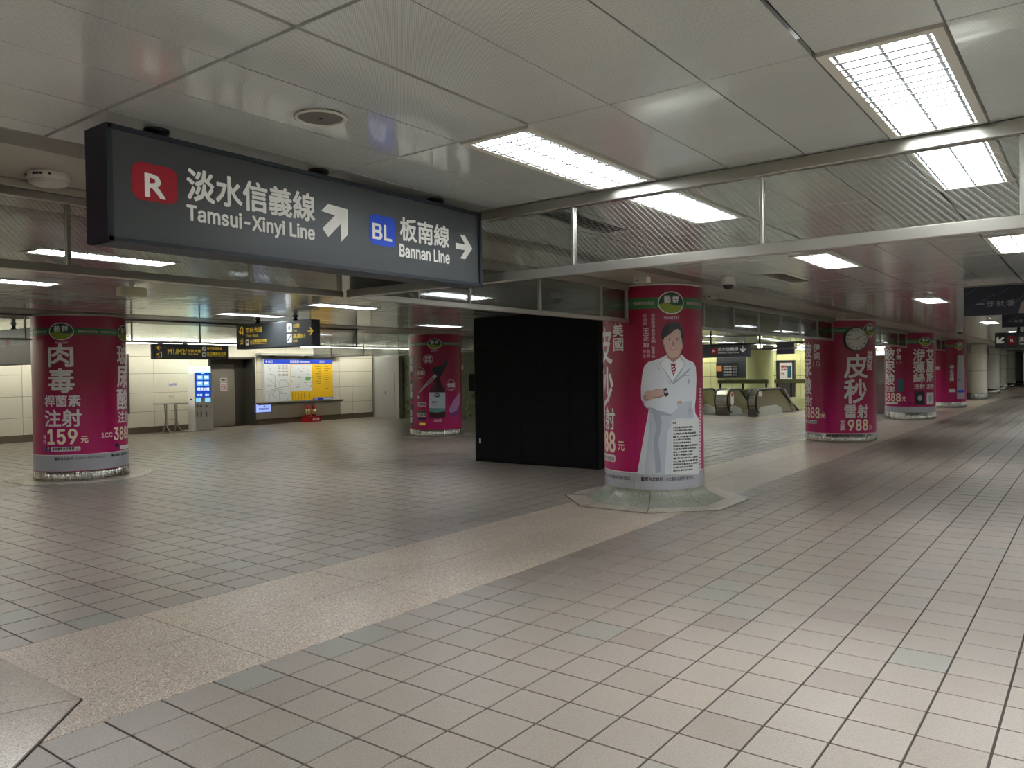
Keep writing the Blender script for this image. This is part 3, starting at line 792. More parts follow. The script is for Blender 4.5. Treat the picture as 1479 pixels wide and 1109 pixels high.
flat(M_SHIRT, .0066, [za_([(750,775),(830,835),(900,770),(960,850),(820,1055),(690,850)])])
flat(M_COATS, .0074, [za_([(745,780),(760,780),(700,860),(820,1045),(815,1062),(680,850)]), za_([(905,780),(968,850),(825,1062),(822,1040),(950,852),(898,790)])])
flat(M_COAT, .0082, [za_([(735,785),(690,850),(700,930),(640,905),(805,1065),(700,860),(748,800)]), za_([(918,785),(985,830),(1000,905),(960,900),(870,1010),(955,855)])])
flat(M_TIE, .0090, [za_([(800,850),(852,850),(848,885),(856,910),(830,985),(806,920),(808,890)])])
flat(M_SHIRT, .0098, [za_([(812,880),(835,870),(838,878),(815,892)]), za_([(815,915),(845,895),(846,905),(818,927)]), za_([(820,945),(840,925),(840,936),(823,955)])], 'figure')
flat(M_SKINS, .0074, [za_([(755,740),(900,720),(905,775),(830,840),(765,790)])])
face = za_([(722,560),(722,640),(738,700),(760,755),(790,780),(830,790),(868,778),(900,745),(922,690),(932,620),(930,560),(905,500),(860,470),(790,490),(740,520)])
flat(M_SKIN, .0090, [face, za_([(708,585),(724,590),(728,640),(716,625)])])
flat(M_HAIR, .0098, [za_([(722,640),(704,560),(712,500),(735,450),(780,420),(845,402),(890,425),(925,470),(940,540),(936,600),(920,650),(918,590),(905,555),(905,510),(880,478),(840,490),(800,530),(760,560),(735,570),(724,600)])])
flat(M_HAIR, .0098, [za_([(755,590),(800,578),(802,584),(757,597)]), za_([(850,578),(890,582),(890,589),(850,585)])])
flat(M_PRINTW, .0098, [za_([(765,600),(795,594),(800,602),(790,608),(770,608)]), za_([(852,602),(860,594),(884,600),(880,608),(860,609)])])
flat(M_HAIR, .0106, [za_([(776,596),(790,596),(790,606),(776,606)]), za_([(862,596),(876,596),(876,607),(862,607)])])
flat(M_SKINS, .0098, [za_([(822,610),(832,612),(845,652),(832,662),(808,656),(812,645)]), za_([(722,640),(738,700),(760,755),(785,778),(765,745),(745,695),(732,640)])])
flat(M_LIP, .0098, [za_([(790,688),(825,682),(862,688),(840,702),(812,702)])]); flat(M_SHIRT, .0106, [za_([(800,690),(826,687),(852,690),(838,695),(815,695)])])
# crossed hands: palm then the separate fingers, and the watch
flat(M_SKINS, .0078, [zd([(415,70),(470,50),(520,10),(600,5),(612,60),(560,85),(500,95),(440,115),(420,100)])])
flat(M_SKIN, .0090, [zd([(440,40),(500,18),(590,8),(600,62),(530,78),(480,80)]), zd([(418,40),(450,22),(500,20),(498,32),(430,52)]), zd([(414,62),(440,48),(496,38),(498,52),(425,74)]), zd([(424,84),(446,70),(500,58),(504,72),(434,98)]), zd([(450,108),(462,88),(506,74),(512,88),(468,112)]), zd([(705,118),(735,110),(752,124),(730,140),(706,136)])])
flat(M_BLACK, .0098, [zd([(588,8),(612,0),(632,60),(606,78),(592,60)])]); flat(M_SILVER, .0106, [zd([(592,25),(612,20),(618,45),(600,52)])])
# credentials panel on the right and the dotted column of text
flat(mat('print_pale_panel', (212, 216, 214), .42), .0098, [zc([(447,650),(562,646),(566,876),(447,880)])], 'credentials_panel')
p = Print(S1); p.text('經歷', zc([(453,664)])[0]+zc([(468,655)])[0] if 0 else (zc([(453, 0)])[0][0], zc([(0, 656)])[0][1], zc([(468, 0)])[0][0], zc([(0, 665)])[0][1]), .02)
cred = ['台灣皮膚科醫學會專科醫師', '中華民國醫用雷射光電學會', '台灣美容醫學會會員', '國立大學醫學院畢業', '台北醫院主治醫師', '亞洲皮膚醫學會會員', '美國皮膚科醫學會國際會員', '美國雷射醫學會國際會員', '國立大學醫學系講師', '長庚大學醫學院講師', '醫學美容中心顧問', '台灣雷射醫學會', '國際美容醫學會會員證書', '台灣注射美容講師', '藝群皮膚科診所院長']
random.seed(3)
for i, s_ in enumerate(cred):
    y0 = 390+.3337*(676+i*13.2); x1 = 820+.3337*(530+random.choice((0, 8, 22, 30))); p.text(s_, (820+.3337*455, y0, x1, y0+2.7), .02)
p.build('lettering', M_INK, P1, .0108)
p = Print(S1); 
for i in range(26): p.text('膚', (1009.6, 560+i*4.6, 1012.6, 563.4+i*4.6), .02)
p.build('lettering', M_PRINTW, P1, .003)

# --- left column
cx, cy, r = -14.26, 6.45, .73; SL = CY(cx, cy, r)
cl = column_base('advert_column', 'pink advert column at far left of the hall with the number 159', cx, cy, r, kick=(.02, .16), z0=.16)
q2 = lambda a, b, c, d: (.2886*a, 400+.2886*b, .2886*c, 400+.2886*d)
ul = SL.uv(88, 478)[0]; PL = poster_of(cl)
wrap_common(cl, SL, (SL.uv(125, 483.5)[1], SL.uv(125, 474)[1]), [ul-r*pi/2, ul, ul+r*pi/2, ul+r*pi])
zf = SL.uv(114, 657)[1]
silver_foot(cl, SL, .17, zf, [(SL.uv(79, 661)[0], SL.uv(152, 661)[0], SL.uv(114, 663.5)[1], SL.uv(114, 659.5)[1]), (SL.uv(161, 661)[0], SL.uv(161, 661)[0]+1.1, SL.uv(114, 663.5)[1], SL.uv(114, 659.5)[1])])
p = Print(SL); p.text('肉', q2(243, 336, 365, 448), .03); p.text('毒', q2(243, 458, 370, 577), .03); p.text('桿菌素', q2(225, 592, 402, 648), .02); p.text('注射', q2(226, 665, 406, 748), .025); p.vtext('每針', q2(217, 788, 232, 836), .01)
p.text('玻', q2(500, 340, 617, 436), .03, w=.95, anchor='l') if 0 else None
for ch, a, b in (('玻', 340, 436), ('尿', 448, 552), ('酸', 560, 664)): p.text(ch, q2(586, a, 600, b), .03, w=1.0, anchor='l')
p.text('注射', q2(590, 674, 600, 730), .025, w=2.0, anchor='l'); p.text('1CC', q2(508, 778, 562, 802), .02)
p.build('lettering', M_PRINTW, PL, .003)
p = Print(SL); p.text('159', q2(240, 762, 385, 836), .03); p.text('元', q2(405, 796, 441, 830), .02); p.text('3888', q2(570, 752, 580, 816), .03, w=2.3, anchor='l'); p.build('lettering', M_PRINTC, PL, .003)
p = Print(SL); p.rrect(q2(257, 850, 403, 871), .2); p.rrect(q2(600, 832, 700, 852), .2, w=6, anchor='l'); p.build('caption_plate', M_PRINTW, PL, .003)
p = Print(SL); p.rrect(q2(231, 851, 251, 873), .15); p.rrect(q2(575, 832, 594, 852), .15); p.build('badge', mat('print_navy', (26, 40, 92), .4), PL, .003)
p = Print(SL); p.text('f', q2(238, 854, 247, 872), .02); p.build('lettering', M_PRINTW, PL, .0045)
p = Print(SL); p.text('藝群醫學美容集團', q2(263, 853, 372, 868), .02); p.text('Go', q2(380, 855, 398, 867), .01); p.build('lettering', M_INK, PL, .0045)

# --- column with the serum bottle
cx, cy, r = -14.78, 16.19, .72; SM = CY(cx, cy, r)
cm = column_base('advert_column', 'pink advert column with the dropper bottle print left of the black screen', cx, cy, r, kick=(.03, .19), z0=.19)
PM = poster_of(cm); q4 = lambda a, b, c, d: (580+.1532*a, 470+.1533*b, 580+.1532*c, 470+.1533*d); w4 = lambda pts: [(580+.1532*a, 470+.1533*b) for a, b in pts]
ul = SM.uv(*w4([(310, 170)])[0])[0]
wrap_common(cm, SM, (SM.uv(629, 470+.1533*188)[1], SM.uv(629, 470+.1533*158)[1]), [ul-r*pi/2, ul, ul+r*pi/2, ul+r*pi])
def flatM(mt, off, polys, name='bottle_print'):
    q = Print(SM)
    for pts in polys: q.poly(w4(pts))
    return q.build(name, mt, PM, off)
M_AMB = mat('print_amber_glass', (58, 12, 26), .3); M_AMBL = mat('print_amber_light', (108, 38, 56), .3)
flatM(M_AMB, .003, [[(300,480),(360,490),(372,530),(385,565),(410,600),(412,640),(412,862),(405,868),(268,868),(262,862),(262,640),(264,610),(288,570),(298,530)]])
flatM(M_AMBL, .0045, [[(310,500),(318,498),(314,560),(284,610),(276,620),(298,570)], [(270,845),(284,850),(284,858),(272,856)], [(392,845),(404,845),(402,856),(392,858)]])
flatM(mat('print_label', (190, 200, 208), .4), .0045, [[(260,630),(412,630),(412,778),(260,778)]])
flatM(mat('print_teal', (92, 150, 142), .4), .0045, [[(262,782),(412,776),(412,808),(330,822),(262,812)]])
p = Print(SM); p.ell(q4(306, 640, 364, 676)); p.build('logo', M_DGREEN, PM, .006); p = Print(SM); p.text('藝群', q4(315, 648, 355, 664), .02); p.build('lettering', M_PRINTW, PM, .0075)
p = Print(SM); p.text('保濕精華', q4(284, 712, 338, 732), .01); p.text('Hydrating Serum', q4(284, 760, 400, 770), .01); p.text('Essence', q4(284, 742, 330, 750), 0); p.build('lettering', M_INK, PM, .006)
M_NAVYB = mat('print_navy_black', (20, 22, 38), .3)
flatM(M_NAVYB, .006, [[(285,400),(345,375),(380,385),(400,345),(428,325),(437,340),(432,368),(412,395),(408,420),(360,495),(300,450)]])
flatM(M_SILVER, .0045, [[(310,460),(335,480),(250,560),(180,625),(158,642),(165,625),(230,545)]])
flatM(mat('print_liquid', (120, 100, 110), .3), .006, [[(290,490),(305,500),(245,560),(240,548)]]); flatM(M_PRINTW, .0045, [[(158,660),(166,672),(166,684),(158,690),(152,682),(153,670)]])
flatM(mat('print_lilac', (176, 130, 180), .35), .003, [[(548,625),(556,640),(548,730),(520,800),(470,825),(444,810),(452,770),(500,690)]]); flatM(mat('print_violet', (116, 44, 116), .35), .0045, [[(470,825),(520,800),(550,740),(556,770),(520,840),(490,862),(448,830),(444,812)]])
p = Print(SM); w_ = Print(SM)
for (a, b, c, d), t1, t2 in (((205, 272, 296, 362), '無礦', '物油'), ((130, 392, 222, 506), '保濕', None), ((422, 506, 508, 618), '修護', None)):
    u0, v0, u1, v1 = p.box(q4(a, b, c, d)); cu, cv = (u0+u1)/2, (v0+v1)/2; p.ring(cu, cv, (u1-u0)/2, .012)
    m_ = (v1-v0)
    if t2: w_.text(t1, None, .02, uv=(cu-.09, cv+.01, cu+.09, cv+.09)); w_.text(t2, None, .02, uv=(cu-.09, cv-.09, cu+.09, cv-.01))
    else: w_.text(t1, None, .03, uv=(cu-.12, cv-.06, cu+.12, cv+.06)); w_.ruv(cu-.04, cv-.13, cu+.04, cv-.11)
w_.text('420元', q4(305, 882, 378, 912), .03)
p.build('roundel', M_PINKW, PM, .003); w_.build('lettering', M_PRINTW, PM, .003)
cols_ = [M_PRINTW, M_SRED, M_PRINTW, M_PRINTW, mat('print_navy', (26, 40, 92), .4), M_SRED, M_YEL]
for i, (a, b, mt) in enumerate(((722, 762, M_PINKW), (770, 792, M_SRED), (800, 822, M_GREEN), (826, 860, M_PRINTW), (866, 890, MATS['print_navy']), (896, 914, M_SRED), (918, 938, M_YEL))):
    p = Print(SM); p.rect(q4(155 if i < 5 else 168, a, 234 if i < 5 else 226, b)); p.build('award_badge', mt, PM, .003)
p = Print(SM); p.text('SNQ', q4(165, 730, 225, 755), .02); p.text('品質獎', q4(160, 830, 230, 856), .02); p.build('lettering', MATS['print_navy'], PM, .0045)
p = Print(SM); 
for a, b in ((290, 480), (515, 710), (742, 935)): p.rect(q4(76, a, 108, b))
p.build('side_panel', MATS['print_navy'], PM, .003)
p = Print(SM); p.vtext('保養', q4(80, 300, 104, 440), .03); p.vtext('修護', q4(80, 545, 104, 690), .03); p.vtext('活膚', q4(80, 790, 104, 920), .03); p.build('lettering', M_PRINTW, PM, .0045)

# --- clock column
cx, cy, r = COLS[2]; S2 = CY(cx, cy, r)
c2 = column_base('advert_column', 'pink advert column carrying the round wall clock, price 988', cx, cy, r, kick=(.03, .19), z0=.19); P2 = poster_of(c2)
q7 = lambda a, b, c, d: (1120+.2427*a, 400+.2428*b, 1120+.2427*c, 400+.2428*d)
ul = S2.uv(1120+.2427*562, 495)[0]
wrap_common(c2, S2, (S2.uv(1213, 400+.2428*335)[1], S2.uv(1213, 400+.2428*300)[1]), [ul-r*pi, ul-r*pi/2, ul, ul+r*pi/2])
p = Print(S2); 
p.text('皮', q7(410, 460, 545, 600), .03); p.text('秒', q7(410, 608, 540, 750), .03); p.text('雷射', q7(412, 758, 548, 838), .025); p.vtext('全臉', q7(385, 846, 415, 912), .02, gap=.06)
for ch, a, b in (('玻', 392, 480), ('尿', 488, 592), ('酸', 600, 698)): p.text(ch, q7(175, a, 215, b), .03, w=.95)
p.text('注射', q7(175, 706, 219, 765), .02, w=1.95); p.vtext('伊婉', q7(226, 396, 264, 496), .015); 
p.text('美', q7(545, 440, 570, 500), .02, w=.9, anchor='l'); p.text('國', q7(545, 505, 570, 556), .02, w=.9, anchor='l'); p.build('lettering', M_PRINTW, P2, .004)
p = Print(S2); p.text('LG', q7(226, 503, 264, 532), .01); p.build('lettering', M_PINKW, P2, .004)
p = Print(S2); p.text('988', q7(433, 848, 548, 912), .03); p.text('元', q7(555, 880, 574, 908), .02); p.text('3888', q7(175, 774, 262, 838), .03, w=2.2); p.text('元', q7(270, 808, 298, 838), .02); p.build('lettering', M_PRINTC, P2, .004)
p = Print(S2); p.rrect(q7(175, 850, 247, 870), .25, w=6); p.build('caption_plate', M_PRINTW, P2, .004); p = Print(S2); p.text('藝群醫學美容集團', q7(175, 854, 243, 866), .01, w=8); p.build('lettering', M_INK, P2, .006)
p = Print(S2); p.ruv(-pi*r, .19, pi*r, .215); p.build('edge_line', M_PINKW, P2, .003)
# the clock itself
u, v = S2.uv(1120+.2427*475, 400+.2428*370); a = u/r; CRd = .275
ck = thing('round_clock', 'round white wall clock with dark rim hung on the pink column', 'clock', (cx+(r+.004)*math.cos(a), cy+(r+.004)*math.sin(a), v), a+pi/2)
def ydisc(rad, y0, y1, n=40): return [(rad*math.cos(2*pi*i/n), rad*math.sin(2*pi*i/n)) for i in range(n)]
MB().prism(ydisc(CRd, 0, 0), 'y', 0.0, -.06, sm=True).build('rim', mat('clock_rim', (70, 68, 66), .35, .4), ck)
MB().prism(ydisc(CRd-.03, 0, 0), 'y', -.055, -.064).build('dial', mat('clock_dial', (196, 196, 188), .5), ck)
nm = MB()
for k in range(12):
    t_ = pi/2-2*pi*k/12; v_, f_, as_ = glyphs(str(k or 12), .02); hh = .045; ww = hh*as_*1; ox, oz = .2*math.cos(t_), .2*math.sin(t_)
    nm.add([(ox+(q[0]-.5)*ww, -.066-q[2], oz+(q[1]-.5)*hh) for q in v_], f_)
for k in range(60):
    t_ = 2*pi*k/60; c_, s_ = math.cos(t_), math.sin(t_); nm.add([(c_*.225-s_*.002, -.066, s_*.225+c_*.002), (c_*.238-s_*.002, -.066, s_*.238+c_*.002), (c_*.238+s_*.002, -.066, s_*.238-c_*.002), (c_*.225+s_*.002, -.066, s_*.225-c_*.002)], [(0, 1, 2, 3)])
nm.build('numerals', M_INK, ck)
def hand(ang, l, wd, nme, y):
    t_ = pi/2-ang; c_, s_ = math.cos(t_), math.sin(t_); n_ = (-s_*wd, c_*wd)
    pl = [(-c_*.03+n_[0], -s_*.03+n_[1]), (c_*l+n_[0]*.5, s_*l+n_[1]*.5), (c_*l-n_[0]*.5, s_*l-n_[1]*.5), (-c_*.03-n_[0], -s_*.03-n_[1])]
    MB().prism(pl, 'y', y, y-.003).build(nme, M_BLACK, ck)
hand(2*pi*(1+44/60)/12, .12, .009, 'hour_hand', -.067); hand(2*pi*44.5/60, .19, .006, 'minute_hand', -.071)

# --- third column
cx, cy, r = COLS[3]; S3 = CY(cx, cy, r)
c3 = column_base('advert_column', 'pink advert column behind the clock column with silver foot band', cx, cy, r, kick=(.03, .24), z0=.24); P3 = poster_of(c3)
ul = S3.uv(1120+.2427*893, 400+.2428*382)[0]
wrap_common(c3, S3, (S3.uv(1314, 400+.2428*398)[1], S3.uv(1314, 400+.2428*372)[1]), [ul-r*pi, ul-r*pi/2, ul, ul+r*pi/2])
silver_foot(c3, S3, .24, S3.uv(1314, 400+.2428*774)[1], [(S3.uv(1310, 590)[0]+.05, S3.uv(1345, 590)[0], .52, .56), (S3.uv(1281, 590)[0], S3.uv(1307, 590)[0], .52, .56)], seams=[S3.uv(1309, 592)[0]])
p = Print(S3)
for ch, a, b in (('玻', 424, 496), ('尿', 504, 570), ('酸', 574, 642)): p.text(ch, q7(657, a, 710, b), .035)
p.text('注射', q7(658, 648, 710, 683), .03); p.vtext('伊婉', q7(720, 424, 748, 494), .02, gap=.12)
for ch, a, b in (('洢', 428, 498), ('蓮', 502, 566), ('絲', 568, 626)): p.text(ch, q7(820, a, 888, b), .035)
p.text('注射', q7(824, 634, 888, 666), .03)
for ch, a, b in (('艾', 428, 498), ('麗', 502, 566), ('斯', 568, 626)): p.text(ch, q7(898, a, 940, b), .04)
p.text('注射', q7(898, 634, 940, 666), .03); p.rect(q7(899, 686, 940, 758)); p.build('lettering', M_PRINTW, P3, .005)
p = Print(S3); p.text('3888', q7(654, 692, 746, 738), .04); p.text('元', q7(754, 712, 776, 738), .02); p.build('lettering', M_PRINTC, P3, .005)
p = Print(S3); p.text('LG', q7(720, 500, 750, 518), .01); p.build('lettering', M_PINKW, P3, .005)
p = Print(S3); p.rect(q7(727, 606, 764, 682)); p.build('product_print', mat('print_petrol', (40, 100, 108), .4), P3, .005)
p = Print(S3); p.rect(q7(828, 680, 884, 760)); p.build('product_print', M_NAVYB, P3, .005)
p = Print(S3); p.ell(q7(846, 704, 872, 736)); p.ell(q7(910, 700, 930, 744)); p.build('product_print', mat('print_moon', (170, 186, 196), .4), P3, .007)
p = Print(S3); p.rrect(q7(657, 743, 728, 756), .25); p.build('caption_plate', M_PRINTW, P3, .005)
# --- fourth column
cx, cy, r = COLS[4]; S4 = CY(cx, cy, r)
c4 = column_base('advert_column', 'farthest pink advert column, with a tall white tube print', cx, cy, r, kick=(.03, .24), z0=.24); P4 = poster_of(c4)
q8 = lambda a, b, c, d: (1300+.1218*a, 480+.1218*b, 1300+.1218*c, 480+.1218*d)
ul = S4.uv(1300+.1218*705, 499)[0]
wrap_common(c4, S4, (S4.uv(1374, 480+.1218*172)[1], S4.uv(1374, 480+.1218*146)[1]), [ul-r*pi, ul-r*pi/2, ul, ul+r*pi/2])
p = Print(S4); p.vtext('補水修護', q8(588, 385, 638, 578), .04, gap=.12); p.text('群', q8(415, 405, 468, 450), .03); p.rect(q8(580, 668, 656, 708)); p.build('lettering', M_PRINTW, P4, .006)
p = Print(S4); p.poly([(1300+.1218*a, 480+.1218*b) for a, b in ((680,265),(752,265),(764,440),(766,786),(674,786),(674,440))]); p.build('product_print', M_SILVER, P4, .006)
p = Print(S4); p.rect(q8(680, 682, 760, 712)); p.build('product_print', M_SBLUE, P4, .008); p = Print(S4); p.rect(q8(584, 600, 654, 650)); p.build('award_badge', M_SRED, P4, .006)
p = Print(S4); p.text('保濕', q8(690, 556, 716, 574), .02); p.build('lettering', M_INK, P4, .008)
# --- column just outside the left edge; its granite foot shows
c0 = column_base('advert_column', 'pink column on granite foot just beyond the left edge, only its pavers in view', *COLS[0], flare=True, z0=.2)
# --- white clad columns down the concourse
for i, (x, y, r, nm_) in enumerate(((-5.14, 46, .62, 'nearest'), (-5.35, 55, .62, 'second'), (-5.75, 64, .66, 'third'), (-5.9, 73, .66, 'fourth'), (-6.0, 82, .66, 'last'))):
    t = column_base('clad_column', f'{nm_} of the round white clad columns in line beyond the pink ones', x, y, r, kick=(.03, .3), z0=.3, m=mat('cream_glass_cladding', (226, 224, 206), .25, coat=.3), group='white clad columns')
    for zz in (1.42, 2.36): MB().lathe([(r+.002, zz-.008), (r+.004, zz-.008), (r+.004, zz+.008), (r+.002, zz+.008)], 48, cap=False).build('joint', M_STEELD, poster_of(t))
# ------------------------------------------------------------ glass smoke screens
ZB, ZT = 2.30, CZ
def screen(label, axis, c, a0, a1, posts, zb=ZB, zt=ZT, topw=.085, botw=.05, group='hanging wired glass screens', m=None, pw=.022):
    """axis 'y': runs along Y at x=c; axis 'x': runs along X at y=c"""
    t = thing('glass_screen', label, 'glass screen', (c, a0, 0) if axis == 'y' else (a0, c, 0), group=group); m = m or M_STEEL
    def bx(nm, mt, p, q, z0, z1, th, bev=.004):
        b = (-th/2, th/2, p-a0, q-a0, z0, z1) if axis == 'y' else (p-a0, q-a0, -th/2, th/2, z0, z1)
        mb = MB(); mb.bev(*b, b=min(bev, th*.3)); return mb.build(nm, mt, t)
    bx('top_rail', m, a0, a1, zt-topw, zt-.004, .07); bx('bottom_rail', m, a0, a1, zb, zb+botw, .055)
    ps = sorted(posts)
    for p in ps: bx('post', m, p-pw/2, p+pw/2, zb+botw, zt-topw, .04)
    ed = [a0]+[p for p in ps if a0+.05 < p < a1-.05]+[a1]
    for p, q in zip(ed, ed[1:]): bx('glass_pane', M_GLASS, p+pw/2+.001, q-pw/2-.001, zb+botw+.002, zt-topw-.002, .007, .001)
    return t
def rng(a, b, s): 
    n = max(1, round((b-a)/s)); return [a+(b-a)*i/n for i in range(n+1)]
XS = -4.76
screen('wired glass screen across the corridor ceiling, right of the big line sign', 'x', 4.18, XS+.04, 5.0, [-3.82, -2.63, -1.44, -.27, .92, 2.11, 3.3], topw=.07, botw=.06)
screen('wired glass screen over the column row, left of the big line sign', 'y', XS, 1.4, 4.14, [2.1, 3.32, 4.12], topw=.05, zt=2.748)
box('packer', M_SOFFIT, (XS-.034, XS+.034, 1.4, 4.14, 2.747, CZ-.002), ceiling)
screen('dark glass screen over the column row from the big sign to the doctor column', 'y', XS, 4.22, 8.80, [5.0, 5.7, 6.87, 8.15, 8.78])
screen('glass screen between the doctor column and the clock column', 'y', XS-.05, 10.16, 18.54, rng(11.3, 18.52, 1.2))
screen('glass screen between the clock column and the third pink column', 'y', XS-.12, 20.12, 27.36, rng(21.2, 27.34, 1.2))
screen('glass screen between the third and fourth pink columns', 'y', XS-.2, 28.88, 35.86, rng(30, 35.84, 1.2))
screen('glass screen beyond the fourth pink column', 'y', XS-.4, 37.34, 45.36, rng(38.5, 45.3, 1.2))
screen('glass screen between the white clad columns', 'y', XS-.5, 46.64, 54.3, rng(48, 54.2, 1.2))
screen('thin glass screen along the far row of columns above the yellow lettered sign', 'y', -14.3, 7.2, 12.9, rng(7.4, 12.88, 1.5), zb=2.36, topw=.03, botw=.025, m=M_STEELD)
screen('thin glass screen on the far column row left of the left pink column', 'y', -14.3, -6., 5.7, rng(-5, 5.6, 1.5), zb=2.36, topw=.03, botw=.025, m=M_STEELD)
screen('thin glass screen on the far column row behind the bottle column', 'y', -14.9, 16.95, 21.5, rng(18, 21.4, 1.5), zb=2.34, topw=.03, botw=.03, m=M_STEELD)
screen('thin cross screen between the far columns and the map wall', 'x', 18.6, -23.0, -14.96, rng(-22.0, -15.2, 1.9), zb=2.34, topw=.03, botw=.03, m=M_STEELD)
screen('cross screen over the escalator hall before the line sign', 'x', 24.8, -13, -5.1, rng(-12, -5.3, 1.2), zb=2.3, topw=.04, botw=.05, m=M_STEELD)

# ------------------------------------------------------------ signs
def hanger(name, t, x, y, z0):  # black swivel hanger from the ceiling to the sign (local coordinates)
    mb = MB(); mb.lathe([(.055, CZ), (.055, CZ-.012), (.035, CZ-.02), (.03, z0+.035), (.05, z0+.03), (.05, z0)], 16, (x, y)); mb.build(name, M_BLACK, t)
def arrow(p, cu, cv, s, ang, th=.24):
    """arrow like the signs': shaft and open head, pointing to ang (deg) from its centre"""
    a = R(ang); c_, s_ = math.cos(a), math.sin(a); T = lambda x, y: (cu+s*(x*c_-y*s_), cv+s*(x*s_+y*c_))
    h = th/2
    p.add([T(-.5, -h), (T(.3, -h)), T(.3, h), T(-.5, h)], [(0, 1, 2, 3)])
    for sg in (1, -1):
        q = [T(.5, 0), T(.06, .46*sg), T(-.24, .46*sg), T(.16, 0)]
        if sg < 0: q = q[::-1]
        p.add(q, [(0, 3, 2, 1)] if sg > 0 else [(0, 1, 2, 3)][:1])
    return p

# the big line sign
X0 = -3.25
t = thing('line_sign', 'large dark grey hanging sign, 淡水信義線 and 板南線, with red and blue line squares', 'sign', (X0-.09, 2.55, 0))
SG = PX(X0); ya = SG.uv(157, 260)[0]; yb = SG.uv(696, 360)[0]; zt_ = SG.uv(400, (176+308)/2-6)[1]; zt_ = 2.745; zb_ = 2.262
MB().box(-.085, .075, ya-2.55, yb-2.55, zb_+.012, zt_-.012).build('case', M_SIGN, t)
fr = MB(); e = .018
for a in ((ya, yb, zt_-e, zt_), (ya, yb, zb_, zb_+e), (ya, ya+e, zb_, zt_), (yb-e, yb, zb_, zt_)): fr.box(-.095, .09, a[0]-2.55, a[1]-2.55, a[2], a[3])
fr.build('frame', M_SIGND, t)
MB().box(-.095, .088, ya-2.556, ya-2.548, zb_, zt_).build('end_cap', M_SIGND, t)
S = PX(X0-.015)
for px_ in (237, 465, 643):
    y_ = {237: 1.86, 465: 2.76, 643: 3.68}[px_]; hanger('hanger', t, 0, y_-2.55, zt_)
def place(p, fn): pass
p = Print(S); u0, v0, u1, v1 = p.box((190, 232, 256, 306)); h = S.uv(222, 232)[1]-S.uv(222, 305)[1]; cz_ = S.uv(222, 268)[1]
zR0, zR1 = S.uv(190, 286)[1], S.uv(190, 231)[1]
yR0, yR1 = S.uv(190, 262)[0], S.uv(256, 272)[0]
def rr(p, u0, v0, u1, v1, rad=.2):
    r = rad*min(u1-u0, v1-v0); pts = []
    for cx, cy, a in ((u1-r, v1-r, 0), (u0+r, v1-r, 90), (u0+r, v0+r, 180), (u1-r, v0+r, 270)):
        for k in range(7): q = R(a+15*k); pts.append((cx+r*math.cos(q), cy+r*math.sin(q)))
    p.add(pts, [tuple(range(len(pts)))])
p = Print(S); rr(p, yR0, zR0, yR1, zR1, .26); p.build('line_square', M_SRED, t, .002, 'red rounded square')
def q_(x, yt, yb2): return S.uv(x, (yt+yb2)/2)[0], S.uv(x, yb2)[1], S.uv(x, yt)[1]
p = Print(S); a = q_(209, 250, 283); b = q_(238, 258, 291); p.text('R', None, .03, uv=(a[0], a[1], b[0], a[2])); p.build('lettering', M_SWHITE, t, .004)
p = Print(S)
a = q_(270, 243, 293); b = q_(454, 281, 318)
p.text('淡水信義線', None, .022, uv=(a[0], (a[1]+b[1])/2+.004, b[0], (a[2]+b[2])/2))
a = q_(270, 294, 321); b = q_(454, 325, 346)
p.text('Tamsui-Xinyi Line', None, .024, uv=(a[0], min(a[1], b[1])-.006, b[0], (a[2]+b[2])/2-.006))
a = q_(578, 313, 346); b = q_(648, 327, 354); p.text('板南線', None, .022, uv=(a[0], a[1], b[0], a[2]))
a = q_(577, 352, 370); b = q_(649, 362, 380); p.text('Bannan Line', None, .024, uv=(a[0], a[1], b[0], a[2]))
a = S.uv(486, 319); arrow(p, a[0]+.0, a[1], .215, 43, .26)
a = S.uv(670, 357); arrow(p, a[0], a[1], .165, 0, .22)
p.build('lettering', M_SWHITE, t, .002)
p = Print(S); a = q_(534, 308, 352); b = q_(571, 315, 360); rr(p, a[0], a[1], b[0], a[2], .18); p.build('line_square', M_SBLUE, t, .002, 'blue rounded square')
p = Print(S); a = q_(538, 322, 344); b = q_(565, 326, 348); p.text('BL', None, .018, uv=(a[0], a[1], b[0], a[2])); p.build('lettering', M_SWHITE, t, .004)

def ysign(label, x0, x1, y, z0, z1, th=.2, name='hanging_sign', hang=True, m=M_SIGN):
    t = thing(name, label, 'sign', ((x0+x1)/2, y+th/2, 0)); c = (x0+x1)/2
    MB().bev(x0-c, x1-c, -th/2, th/2, z0, z1, .012).build('case', m, t)
    if hang:
        for q in (.25, .75): hanger('hanger', t, x0+(x1-x0)*q-c, 0, z1)
    return t
# sign with yellow writing, nearer one
Y1_ = 9.0; Sc = PY(Y1_)
x0_, x1_ = Sc.uv(341, 485)[0], Sc.uv(450, 480)[0]; z1_, z0_ = Sc.uv(395, 465)[1], Sc.uv(395, 502)[1]
t = ysign('black hanging sign with yellow writing 市民大道 and 高鐵B3 and a right arrow', x0_, x1_, Y1_, z0_, z1_)
k9 = lambda a, b, c, d: (330+.1082*a, 440+.1081*b, 330+.1082*c, 440+.1081*d)
def slope_text(p, s, b, bold=.02, **k): p.text(s, k9(*b), bold, **k)
p = Print(Sc); slope_text(p, '市民大道', (232, 300, 450, 372)); slope_text(p, 'Civic Blvd.', (235, 396, 400, 432), .01); slope_text(p, '台北轉運站/市集', (290, 460, 510, 505)); p.rect(k9(290, 518, 512, 524))
slope_text(p, '台鐵', (864, 252, 948, 308)); slope_text(p, 'TRA', (866, 335, 916, 362), .01); slope_text(p, '高鐵B3', (864, 385, 1026, 445)); slope_text(p, 'HSR', (866, 472, 926, 500), .01)
